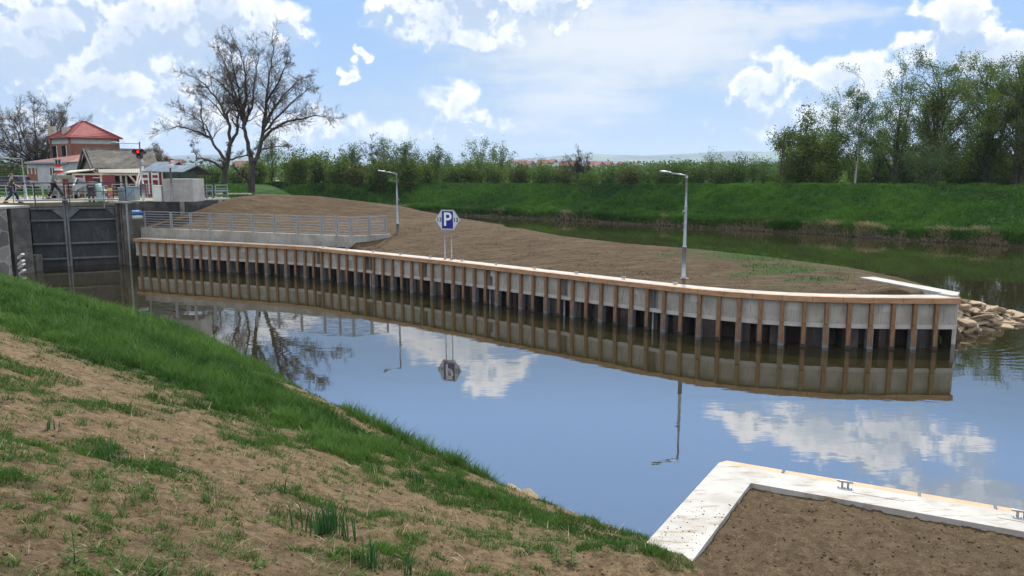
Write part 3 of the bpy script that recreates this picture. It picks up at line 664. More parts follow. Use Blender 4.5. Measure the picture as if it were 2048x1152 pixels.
NCT=len(ctl); D2=((ctl[:,None,:2]-ctl[None,:,:2])**2).sum(-1); K=U(D2)+np.eye(NCT)*.06; Pm=np.c_[np.ones(NCT),ctl[:,:2]]
Am=np.block([[K,Pm],[Pm.T,np.zeros((3,3))]]); sol=np.linalg.solve(Am,np.r_[ctl[:,2],0,0,0])
def pen_z(x,y):
    x=np.asarray(x,float);y=np.asarray(y,float); sh=x.shape; x=x.ravel();y=y.ravel(); out=np.zeros(len(x))
    for i in range(0,len(x),20000):
        xx,yy=x[i:i+20000],y[i:i+20000]; r2=(xx[:,None]-ctl[:,0])**2+(yy[:,None]-ctl[:,1])**2
        out[i:i+20000]=U(r2)@sol[:NCT]+sol[NCT]+sol[NCT+1]*xx+sol[NCT+2]*yy
    return out.reshape(sh)
# domain: from the wall's land edge to a far edge
near=[(-23.6,48.9),(-16.,45.5),(-9.0,42.35)]+[tuple(wp(s,.55))[:2] for s in np.arange(17.6,WLEN-.3,1.)]+[(14.7,25.5)]
far=[(-33,82),(-24,84),(-14,78),(-8,70),(-3,62),(3,56),(9,49),(14,43.5),(18,39),(22,34),(22.6,30.5),(20.6,29.0),(17.4,26.9),(15.25,26.2)]
near=lerp_poly(near,330); far=lerp_poly(far,330)
nv=190; tt=np.linspace(0,1,nv)**1.35
px_=near[None,:,0]*(1-tt[:,None])+far[None,:,0]*tt[:,None]; py_=near[None,:,1]*(1-tt[:,None])+far[None,:,1]*tt[:,None]
pz=pen_z(px_,py_); edge=np.clip(tt*60,0,1)[:,None]
pz=np.where(tt[:,None]<.02,np.minimum(pz,1.9),pz) if 0 else pz
pz=pz+edge*np.where(px_>9.5,.25,1.)*((fbm(px_*.5,py_*.5,4,60)-.5)*.16+(fbm(px_*3.6,py_*3.6,4,61,.7)-.5)*.075)
# start level with the capping
sx_=near[:,0]>-8.9
lim=TOP-.03+np.hypot(px_-near[None,:,0],py_-near[None,:,1])*.45
pz=np.where(sx_[None,:],np.minimum(pz,lim),pz)
sil=np.interp(1024+F*px_/(py_*CP+3*SP),[455,530,640,800,900,1000,1120,1250,1400,1540,1700,1800,1900,1960],[396,387,392,411,432.5,447.5,470.5,485.5,497.5,512.5,533.5,553.5,581,609])
pz=np.minimum(pz,H-(py_*CP+3*SP)*(sil-342)/F)
_a=np.array((A0.x,A0.y))+np.array((nrm.x,nrm.y))*0+0; _sd=sdist(np.array([tuple(wp(WLEN,.3))[:2],(endp.x,endp.y)]),px_,py_); SD=np.abs(_sd-.31*0)
pz=np.where(px_>9.5,np.minimum(pz,TOP+.015+np.maximum(SD-.9,0)*.35),pz)
idx=np.arange(nv*330).reshape(nv,330); quads=np.stack([idx[:-1,:-1],idx[:-1,1:],idx[1:,1:],idx[1:,:-1]],-1).reshape(-1,4)
pen=mk('peninsula_ground',np.stack([px_,py_,pz],-1).reshape(-1,3),[quads],M['mound'],smooth=True)
tag(pen,'raked brown soil of the peninsula behind the long quay','ground',kind='structure')
def pen_grass(x,y):
    n=fbm(x*.35,y*.9,4,70); g=sst(.48,.62,n)*sst(6,11,x)*.9*sst(14.5,11,x)*sst(26,28,y)
    c=np.hypot((x-11.5)/4.5,(y-33.5)/1.5); g=np.maximum(g,sst(1.1,.5,c+(n-.5)*1.2)*.9)
    g=np.maximum(g,sst(-14,-22,x)*sst(66,72,y)*.0+sst(64,74,y+(n-.5)*12)*sst(-5,-12,x))
    g=np.maximum(g,sst(.9,.3,pen_z(x,y))*sst(-10,0,x)*.95*np.maximum(sst(15,13,x),sst(31.5,33,y)))
    g=np.maximum(g,sst(.45,.62,n)*.45*sst(14.5,17,x))
    return g
gp=pen_grass(px_,py_); fattr(pen,'grass',gp.ravel())
n=90000; i=R.randint(0,nv,n); j=R.randint(0,330,n); x=px_[i,j]+R.randn(n)*.15; y=py_[i,j]+R.randn(n)*.15; g=pen_grass(x,y); z=pen_z(x,y)
k=(R.rand(n)<g*1.2-.25)&(z>.05)&(y<80); x,y,z=x[k],y[k],z[k]
tall=np.where(z<1.0,.32,.09)
blade_obj('peninsula_grass',[blades(x,y,z-.02,tall*(.5+.8*R.rand(len(x))),.03+0*x,.4+0*x,R,R.rand(len(x)))],M['grass_far'],'sparse green grass on the peninsula behind the long quay')
n=9000; s=14+29*R.rand(n); o=.7+R.rand(n)**1.5*12; P_=np.array([tuple(wp(a,c)) for a,c in zip(s,o)]); zc=pen_z(P_[:,0],P_[:,1]); k=(zc>1.4)&(zc<2.6)
zc=np.minimum(zc,TOP-.03+(o-.55)*.35)
clods('mound_crumbs',P_[k,0],P_[k,1],zc[k],.008+.02*R.rand(k.sum())**3,M['mound'],'loose lumps of soil scattered over the peninsula')

# boulders of the revetment at the tip
def rock_mesh(seed):
    import bmesh
    rs=np.random.RandomState(seed); bm=bmesh.new(); bmesh.ops.create_icosphere(bm,subdivisions=3,radius=1)
    pl=[Vector(rs.randn(3)).normalized() for _ in range(11)]+[Vector((0,0,1))]; dd=[.38+.25*rs.rand() for _ in range(11)]+[.3]
    for v in bm.verts:
        c=v.co.copy()
        for p_,d_ in zip(pl,dd):
            k_=c.dot(p_)
            if k_>d_: c-=p_*(k_-d_)*.93
        v.co=c*(1+.05*(vnoise(c.x*4+9,c.y*4+c.z*3)-.5))
    me=bpy.data.meshes.new('boulder'); bm.to_mesh(me); bm.free(); me.materials.append(M['rock']); return me
RM=[rock_mesh(i) for i in range(6)]
def rocks(pts,lab,grp,cat='boulder'):
    for i,(x,y,z,a,b_,c,rz) in enumerate(pts):
        o=bpy.data.objects.new('boulder',RM[i%6]); COL.objects.link(o); o.location=(x,y,z); o.scale=(a,b_,c); o.rotation_euler=(random.uniform(-.45,.35),random.uniform(-.4,.4),rz)
        tag(o,lab,cat,grp)
pts=[]
def _bl(L,u): return L[0].lerp(L[1],u*2) if u<.5 else L[1].lerp(L[2],u*2-1)
for i in range(120):
    for _ in range(80):
        u=random.random(); v=random.uniform(-.06,1.08); q_=_bl(RB,u).lerp(_bl(RT,u),v); x,y=q_.x,q_.y
        sz=random.uniform(.20,.34) if i>34 else random.uniform(.38,.60)
        if all(math.hypot(x-p[0],y-p[1])>(sz+p[3]/1.25)*.56 for p in pts): break
    pts.append((x,y,q_.z-.02,sz*1.25,sz*.85,sz*.42,random.uniform(0,3.1)))
rocks(pts,'pale flat boulder of the stone revetment at the tip of the peninsula','boulders at the tip of the peninsula')
# flat slabs at the near bank's edge
pts=[]
for (px,py,a,b_,c,rz) in [(1040,984,.30,.14,.06,-.7),(1075,1002,.34,.16,.06,-.75),(1108,1022,.28,.13,.05,-.8),(1130,1034,.18,.10,.04,-.7),(1018,982,.2,.1,.05,-.6),(1172,1052,.16,.07,.03,-.7),(1060,1012,.22,.13,.05,-.7)]:
    p=at(px,py,.12); pts.append((p.x,p.y,.12,a,b_,c,rz))
pts.sort()
for i,q_ in enumerate(pts): rocks([q_],'flat pale stone at the near waterline, %s counting from the upper left end'%['first','second','third','fourth','fifth','sixth','seventh'][i],'flat stones at the near waterline','stone')
blk=MB(); 

# ---------------------------------------------------------------- embankment over the river
wat=[at(px,py,0) for px,py in ((930,431),(1140,441),(1240,447),(1340,452),(1440,458),(1540,464),(1640,469),(1818,481),(2048,494))]
wat=[Vector((-48,132,0)),Vector((-27,115,0))]+wat+[wat[-1]+(wat[-1]-wat[-3])*1.0,wat[-1]+(wat[-1]-wat[-3])*4]
cre=[]
for px,py,z in ((530,365.5,3.85),(930,367.5,3.9),(1240,370,4.05),(1640,370,4.3),(2048,371.5,4.4)):
    cre.append(at(px,py,z))
cre=[cre[0]+Vector((-32,16,0))]+cre+[cre[-1]+(cre[-1]-cre[-2])*.7,cre[-1]+(cre[-1]-cre[-2])*3]
wl_=lerp_poly([tuple(p) for p in wat],900); cl_=lerp_poly([tuple(p) for p in cre],900)
# match by x/y bearing
bw=np.arctan2(wl_[:,0],wl_[:,1]); bc_=np.arctan2(cl_[:,0],cl_[:,1]); bs=np.linspace(max(bw[0],bc_[0]),min(bw[-1],bc_[-1]),900)
wl_=np.stack([np.interp(bs,bw,wl_[:,k]) for k in range(3)],1); cl_=np.stack([np.interp(bs,bc_,cl_[:,k]) for k in range(3)],1)
vt=np.r_[-.2,np.linspace(0,.06,7)[:-1],np.linspace(.06,1,64),1.2,1.35,1.7,2.2]
prof_t=[-.2,0,.02,.07,.18,.5,.8,.95,1.,1.2,1.35,1.7,2.2]; prof_h=[-.35,0,.12,.20,.28,.57,.86,.975,1.,.99,.9,.5,.42]
ex=wl_[None]*(1-vt[:,None,None])+cl_[None]*vt[:,None,None]
hz=np.interp(vt,prof_t,prof_h)[:,None]*cl_[None,:,2]
nrm0=1
nrm_=((fbm(ex[:,:,0]*.35,ex[:,:,1]*.35,4,90)-.5)*.7+(fbm(ex[:,:,0]*1.4,ex[:,:,1]*1.4,3,91)-.5)*.42)*np.interp(vt,[0,.08,.9,1.,2.2],[0,1,1,.35,.5])[:,None]
ex[:,:,2]=hz+nrm_
nr,nc=ex.shape[:2]; idx=np.arange(nr*nc).reshape(nr,nc); quads=np.stack([idx[:-1,:-1],idx[:-1,1:],idx[1:,1:],idx[1:,:-1]],-1).reshape(-1,4)
M['dyke']=material('dyke_grass',(.009,.036,.003),(.020,.066,.005),.95,1.2,1.,14,c3=(.034,.085,.008),s3=.12,spec=.1,bdist=.12,attr='bare',cattr=(.045,.036,.024,1))
emb=mk('embankment',ex.reshape(-1,3),[quads],M['dyke'],smooth=True); tag(emb,'long green grassy embankment across the river','embankment',kind='structure')
fattr(emb,'bare',(np.interp(vt,[-.2,.006,.02],[1,1,0])[:,None]+0*hz+0*ex[:,:,0]).clip(0,1).ravel())
n=230000; j=R.rand(n)*(nc-1.01); v_=np.where(R.rand(n)<.12,.008+.05*R.rand(n),.02+1.0*R.rand(n)); j0=j.astype(int); 
W=lambda a:a[j0]*(1-(j-j0))[:,None]+a[j0+1]*(j-j0)[:,None]
P_=W(wl_)*(1-v_)[:,None]+W(cl_)*v_[:,None]; x,y=P_[:,0],P_[:,1]
z=np.interp(v_,prof_t,prof_h)*W(cl_)[:,2]+((fbm(x*.35,y*.35,4,90)-.5)*.7+(fbm(x*1.4,y*1.4,3,91)-.5)*.42)*np.interp(v_,[0,.08,.9,1.],[0,1,1,.35])
tn=fbm(x*.12,y*.12,3,95); tn2=fbm(x*.9,y*.9,3,96); k=(v_>0)
x,y,z,tn,tn2=x[k],y[k],z[k],tn[k],tn2[k]
blade_obj('embankment_grass',[blades(x,y,z-.03,(.10+.28*tn2)*(.6+.6*R.rand(len(x)))*(1+.9*(z<1.)),.035+y*.0005,.5+.5*R.rand(len(x)),R,np.clip((tn-.3)*1.6+.9*(tn2-.5)+.35*(R.rand(len(x))-.5),0,1))],M['grass_far'],'dense spring grass covering the embankment')
# dead reeds along the foot
n=60000; j=R.rand(n)*(nc-1.01); j0=j.astype(int); v_=.002+.09*R.rand(n)**1.5; P_=W(wl_)*(1-v_)[:,None]+W(cl_)*v_[:,None]; x,y=P_[:,0],P_[:,1]
cl=fbm(x*.45,y*.45,3,120); k=(R.rand(n)<sst(.28,.52,cl)*np.interp(x,[-10,10,25,40],[.25,.5,.9,1.])); x,y,cl,vv=x[k],y[k],cl[k],v_[k]
o=blade_obj('dead_reeds',[blades(x,y,np.interp(vv,prof_t,prof_h)*4.1-.1,(.22+1.15*np.maximum(cl-.40,0)*np.interp(x,[15,30],[1,1.05]))*(.6+.7*R.rand(len(x))),.07+0*x,.6+.5*R.rand(len(x)),R,R.rand(len(x)))],M['dry'],'dry straw coloured reeds at the foot of the embankment')
x,y=P_[:,0],P_[:,1]; k=(R.rand(n)<.16*sst(.4,.65,fbm(x*.3,y*.3,3,125)))&(v_<.05); 
clods('shore_stones',x[k],y[k],.02+0*x[k],.08+.22*R.rand(k.sum())**3,M['shore'],'row of stones at the waterline below the embankment',.5)

# ---------------------------------------------------------------- meadow, plain and hills
def sheet(name,P,z,mat,label):
    o=mk(name,[(a,b,z) for a,b in P],[tuple(range(len(P)))],mat); fattr(o,'grass',np.ones(len(P))) ; return tag(o,label,name,kind='structure')
gxm,gym=np.meshgrid(np.linspace(-130,-13,150),np.linspace(55,150,130))
gzm=3.80+(fbm(gxm*.2,gym*.2,3,130)-.5)*.12
dm=sdist(np.array([(-13.5,140),(-19,100),(-22,84),(-19.5,72),(-18.3,60),(-17.,50)]),gxm,gym) 
gzm=gzm-5.5*sst(-1.,13,gxm+.315*gym)*sst(56,64,gym)-1.*(gxm>-19); 
idx=np.arange(gxm.size).reshape(gxm.shape); quads=np.stack([idx[:-1,:-1],idx[:-1,1:],idx[1:,1:],idx[1:,:-1]],-1).reshape(-1,4)
md=mk('meadow',np.stack([gxm,gym,gzm],-1).reshape(-1,3),[quads],M['dyke'],smooth=True); tag(md,'grassy ground round the lock and the big bare trees','ground',kind='structure')
fattr(md,'grass',(.55+.45*sst(56,62,gym+(fbm(gxm*.3,gym*.3,3,131)-.5)*8)).ravel())
n=40000; x=-75+60*R.rand(n); y=57+60*R.rand(n); k=(x<-.33*y); x,y=x[k],y[k]
blade_obj('meadow_grass',[blades(x,y,3.78+(fbm(x*.2,y*.2,3,130)-.5)*.12,.12+.18*R.rand(len(x)),.06+0*x,.5+0*x,R,R.rand(len(x)))],M['grass_far'],'short grass of the meadow under the big bare trees')
# plain: polar sheet to the horizon, below the river inside the embankment
aa=np.radians(np.linspace(-60,60,160)); rr=np.r_[60*np.exp(np.linspace(0,math.log(11000/60),110))]
A_,R_=np.meshgrid(aa,rr); hx=np.sin(A_)*R_; hy=np.cos(A_)*R_
dd=sdist(cl_[::20,:2],hx,hy); hzz=np.where(dd<-3.5,1.7,-2.)   # land side of the embankment
hzz=np.where((hx<-35)&(hy>90),1.7,hzz)
far_=R_>400
ridge_px=[(-400,305),(0,312),(250,318),(330,312),(400,306),(480,307),(560,312),(700,322),(860,322),(1020,318),(1090,314),(1160,305),(1230,308),(1290,309),(1330,305),(1400,302),(1450,300),(1480,300),(1530,303),(1570,299),(1640,299),(1750,303),(1900,309),(2048,312),(2400,306)]
rp=np.interp(1024+F*np.tan(A_),[a for a,b in ridge_px],[b for a,b in ridge_px])
hill=(342-rp)/F*8200*np.cos(A_)*1.0
env=np.interp(R_/np.cos(0*A_),[900,2500,5000,6800,8000,8600,9600,11000],[0,.02,.12,.45,.92,1.,.8,.3])
h2=np.interp(R_,[900,1500,2600,3600,4300,6000],[0,.25,.6,1.,.55,.0])*(20+9*np.sin(A_*14+1.)+5*np.sin(A_*31))
hzz=np.where(far_,1.7+np.maximum(hill*env+ (fbm(hx*.0011,hy*.0011,4,140)-.5)*50*env, h2)*np.interp(R_,[400,900],[0,1]),hzz)
hzz=np.where((R_>450)&(R_<2600),np.maximum(hzz,1.7+np.interp(R_,[450,800,1000,1500],[0,5.5,9,12])),hzz)
idx=np.arange(hx.size).reshape(hx.shape); quads=np.stack([idx[:-1,:-1],idx[:-1,1:],idx[1:,1:],idx[1:,:-1]],-1).reshape(-1,4)
def fields(t,v,col,tcn):
    vo=t.n('ShaderNodeTexVoronoi',feature='F1',ins={'Vector':t.n('ShaderNodeMapping',ins={0:tcn,3:(1,.5,1)}).outputs[0],'Scale':.0022}); n_=t.noise(tcn,.0012,5,.6)
    c_=t.mix(t.n('ShaderNodeSeparateColor',ins={0:vo.outputs['Color']}).outputs[0],(.05,.11,.03),(.11,.17,.06)); return t.mix(t.rng(n_,.45,.55),c_,(.018,.035,.018))
M['plain']=material('fields',(.05,.10,.03),None,.95,1.,spec=.1,extra=fields)
tag(mk('hills',np.stack([hx,hy,hzz],-1).reshape(-1,3),[quads],M['plain'],smooth=True),'plain of fields running up to long blue hills on the horizon','hills',kind='structure')

# ---------------------------------------------------------------- trees
def grow(rnd,limbs,levels,spread=.75,wig=.22,trop=.10,dens=1.,lenf=.62,minr=.006,tipr=.012,maxn=60000,ext=1.):
    """limbs: list of (points,r0,r1); each level spawns side shoots. Returns segments (n,8) and tips"""
    segs=[];tips=[];queue=[]
    for pts,r0,r1 in limbs:
        pts=[Vector(p) for p in pts]; n=len(pts); L=sum((pts[i+1]-pts[i]).length for i in range(n-1)); acc=0
        for i in range(n-1):
            a,b=pts[i],pts[i+1]; d=(b-a); ra=r0+(r1-r0)*acc/L; acc+=d.length; rb=r0+(r1-r0)*acc/L; segs.append((a,b,ra,rb,0))
            k=int(d.length*dens*1.5+rnd.rand())
            for _ in range(k):
                f=rnd.rand()
                if acc/L<.28 and len(limbs)>1 and r0>.15: continue
                queue.append((a+d*f,d.normalized(),L*(.20+.22*rnd.rand())*(1.05-.6*acc/L)*ext,ra*.42,1))
        queue.append((pts[-1],(pts[-1]-pts[-2]).normalized(),L*.2*ext,r1*.9,1))
    while queue and len(segs)<maxn:
        p,d,L,r,lv=queue.pop(0)
        ax=Vector(rnd.randn(3)); 
        if lv>0: 
            ax-=ax.dot(d)*d
            if ax.length>1e-5: d=(d+ax.normalized()*spread*(.5+.7*rnd.rand())).normalized()
        n=4 if lv<3 else 3; st=L/n; r=max(r,minr)
        for i in range(n):
            d=(d+Vector(rnd.randn(3))*wig+Vector((0,0,trop))).normalized(); q=p+d*st; r2=max(r*(1-.6/n),minr*.8)
            segs.append((p,q,r,r2,lv))
            if lv<levels:
                for _ in range(1 if rnd.rand()<.85*dens else 0 if lv<2 else 1 if rnd.rand()<.4 else 0):
                    queue.append((q,d,L*lenf*(.7+.5*rnd.rand()),r2*.62,lv+1))
            if lv==levels or i==n-1: tips.append((q,lv))
            p=q;r=r2
    return segs,tips
def tubes(segs,name,mat,parent):
    n=len(segs); a=np.array([tuple(s[0]) for s in segs]);b=np.array([tuple(s[1]) for s in segs]); ra=np.array([s[2] for s in segs]);rb=np.array([s[3] for s in segs])
    Vs=[];Fs=[];base=0
    for msk,k in ((ra>.05,8),(ra<=.05,3)):
        if not msk.any(): continue
        A0_,B0_=a[msk],b[msk]; d=B0_-A0_; d/=np.linalg.norm(d,axis=1)[:,None]+1e-9
        u=np.cross(d,np.where(np.abs(d[:,2:3])<.9,[[0,0,1.]],[[1.,0,0]])); u/=np.linalg.norm(u,axis=1)[:,None]+1e-9; w_=np.cross(d,u)
        t=np.arange(k)*2*math.pi/k; ring=u[:,None]*np.cos(t)[None,:,None]+w_[:,None]*np.sin(t)[None,:,None]
        ext=d*ra[msk][:,None]*.3
        v=np.concatenate([(A0_-ext)[:,None]+ring*ra[msk][:,None,None],(B0_+ext*.5)[:,None]+ring*rb[msk][:,None,None]],1)
        m_=msk.sum(); i=np.arange(m_)[:,None]*2*k+base; j=np.arange(k)[None]; j2=(j+1)%k
        Fs.append(np.stack([i+j,i+j2,i+k+j2,i+k+j],-1).reshape(-1,4)); Vs.append(v.reshape(-1,3)); base+=m_*2*k
    return mk(name,np.concatenate(Vs),Fs,mat,parent,smooth=True)
def leaves(tips,rnd,per,sz,spread,mat,parent,name='crown',flat=1.,dark_low=0.):
    P_=np.array([tuple(t[0]) for t in tips]); P_=np.repeat(P_,per,0); n=len(P_)
    cl_t=np.repeat(rnd.rand(len(tips)),per)
    P_=P_+rnd.randn(n,3)*spread*np.array((1,1,flat)); nn=rnd.randn(n,3); nn/=np.linalg.norm(nn,axis=1)[:,None]
    u=np.cross(nn,rnd.randn(n,3)); u/=np.linalg.norm(u,axis=1)[:,None]; w_=np.cross(nn,u); s=sz*(.6+.8*rnd.rand(n))[:,None]
    V=np.stack([P_-u*s*.5,P_+w_*s*.3,P_+u*s*.5,P_-w_*s*.3],1).reshape(-1,3); f=np.arange(4*n).reshape(-1,4)
    o=mk(name,V,[f],mat,parent); fattr(o,'tint',np.repeat(np.clip(cl_t*.7+.3*rnd.rand(n),0,1),4)); return o
# -- the two big bare trees: limbs measured from the picture, given depth
def hero(base,Yd,zb,limbs,label,seed,name='bare_tree',group=None,levels=4,dens=1.,depth=.5,minr=.009,lenf=.62):
    rnd=np.random.RandomState(seed); b0=atY(base[0],base[1],Yd); org=Vector((b0.x,b0.y,zb)); L=[]
    for pts,r0,r1,dy in limbs:
        q=[]
        for i,(cx,cy) in enumerate(pts):
            f=i/(len(pts)-1); w_=atY(300+cx/3.2,40+cy/3.2,Yd+dy*f**1.2*depth*8); w_.z+= (zb-b0.z)*max(0,1-(b0.z and (1050-cy)/400)) if 0 else 0
            q.append(w_-org)
        # smooth
        qs=[]; 
        for i in range(len(q)-1):
            for k in range(3): qs.append(q[i].lerp(q[i+1],k/3)+Vector(rnd.randn(3))*.06*(k>0)*(r0<.3))
        qs.append(q[-1]); L.append((qs,r0,r1))
    root=thing(name,label,'tree',org,0,group); root.scale=(.945,.945,.93)
    segs,tips=grow(rnd,L,levels,spread=.8,wig=.20,trop=.04,dens=dens*1.25,lenf=lenf,minr=minr,ext=.70,maxn=90000)
    print(name,len(segs),len(tips))
    tubes([s for s in segs if s[4]==0],'trunk',M['bark_walnut'],root); tubes([s for s in segs if s[4]>0],'crown',M['twig'],root)
    leaves([t for t in tips if t[1]>=levels-1],rnd,1,.07,.05,M['bud'],root,'buds')
    return root
LA=[([(648,1095),(650,1000),(655,930),(645,860)],.37,.25,0),
 ([(645,860),(625,760),(608,690),(597,560),(612,400),(600,250),(575,130)],.21,.04,-.3),
 ([(655,930),(690,860),(722,720),(745,560),(758,400),(785,230),(800,110)],.23,.04,.3),
 ([(735,640),(800,530),(860,440),(930,370),(1010,310)],.15,.03,.6),
 ([(715,750),(790,670),(900,612),(990,600),(1090,572),(1180,590)],.16,.025,-.4),
 ([(712,810),(790,792),(890,790)],.09,.03,.8),
 ([(640,1030),(590,990),(550,945)],.10,.06,-.6),
 ([(597,620),(540,470),(455,360),(370,300)],.14,.03,-.7),
 ([(605,640),(660,470),(680,300),(700,120)],.12,.03,.9),
 ([(597,560),(530,400),(480,250),(430,130)],.12,.03,.5),
 ([(752,480),(840,330),(890,190)],.12,.03,-.8),
 ([(730,690),(850,560),(960,450),(1060,370)],.12,.025,-.9),
 ([(600,600),(560,380),(520,220),(500,90)],.11,.025,-1.)]
hero((503,382),70,3.85,LA,'tallest bare spreading tree, its trunk forking low beside the embankment',3,dens=1.05,group=None)
LB=[([(470,1050),(482,960),(500,880),(510,800)],.34,.24,0),
 ([(470,950),(410,900),(340,875),(285,872),(262,800)],.17,.03,-.5),
 ([(482,880),(420,800),(380,725),(320,702),(220,662),(140,655),(60,685)],.19,.02,-.2),
 ([(510,800),(515,650),(470,550),(410,440),(330,350),(250,305)],.22,.03,.4),
 ([(510,780),(560,700),(575,560),(530,420),(500,300)],.20,.04,-.5),
 ([(350,700),(322,600),(320,500),(280,430)],.10,.02,.7),
 ([(400,760),(350,640),(250,570),(150,520)],.10,.02,.8),
 ([(515,650),(430,520),(330,430),(240,420)],.10,.02,-.9),
 ([(510,880),(570,860),(640,850),(690,800)],.12,.03,.5)]
hero((447,368),84,3.95,LB,'bare tree left of the tallest one, long low limb reaching over the shelter roof',5,dens=1.0)
# -- bare tree behind the house
def bare(px,Yd,zb,topy,hw,label,seed,levels=4,name='bare_tree',mat='bark',lean=0,nl=9,dens=.9,minr=.013,buds=True,fork=.18,group=None,leaf=None):
    rnd=np.random.RandomState(seed); X0=(px-1024)/F*Yd; Ht=H+(342-topy)*Yd/F-zb; W_=hw*Yd/F
    root=thing(name,label,'tree',(X0,Yd,zb),rnd.rand()*0,group); fz=Ht*fork; r0=Ht*(.026 if fork<.35 else .013)
    L=[([(0,0,-.3),(lean*.3,0,fz*.5),(lean*.5,0,fz),(lean,0,fz*1.6)],r0,r0*.75)]
    for i in range(nl):
        a=i*2.4+rnd.rand(); o=W_*(.35+.6*rnd.rand()) if i else 0; hz_=Ht*(.95-.45*(o/W_)**2)*(.9+.12*rnd.rand()); st=Vector((lean*.5,0,fz*(1+.5*rnd.rand())))
        e=Vector((math.cos(a)*o,math.sin(a)*o*.8,hz_)); m1=st.lerp(e,.35)+Vector((math.cos(a)*o*.25,math.sin(a)*o*.25,0)); m2=st.lerp(e,.7)+Vector((math.cos(a)*o*.15,0,0))
        L.append(([st,m1,m2,e],r0*.5,r0*.1))
    segs,tips=grow(rnd,L,levels,spread=.8,wig=.2,trop=.06,dens=dens*1.2*min(1.,9/Ht),lenf=.62,minr=minr,ext=.9)
    tubes([s for s in segs if s[4]==0],'trunk',M[mat],root); tubes([s for s in segs if s[4]>0],'crown',M['twig'],root)
    if leaf: leaves(tips,rnd,*leaf,root,'foliage')
    print(label[:30],len(segs),len(tips)); return root
bare(88,104,3.8,205,132,'wide bare tree behind the brick house, its crown full of small buds',21,nl=11,dens=1.25,leaf=(1,.10,.12,M['bud']))
bare(-70,96,3.8,235,90,'bare tree cut off by the left edge of the picture',22,nl=10,dens=1.3)
bare(325,120,3.6,296,28,'small brownish bare tree just beyond the barn roof',23,nl=6,levels=3,leaf=(4,.16,.25,M['bud']))
bare(1155,128,3.0,301,34,'round dense bare tree in the hedgerow before the blue hills',24,nl=14,dens=1.6,fork=.12)
bare(1553,88,3.9,250,22,'dead leaning tree with few branches left of the green grove',25,nl=4,levels=2,fork=.5,lean=.4,dens=.7)
bare(748,120,3.6,272,26,'thin leafless tree with a pale trunk standing in the hedgerow',26,nl=7,mat='bark_pale',fork=.4,levels=4,dens=1.2)

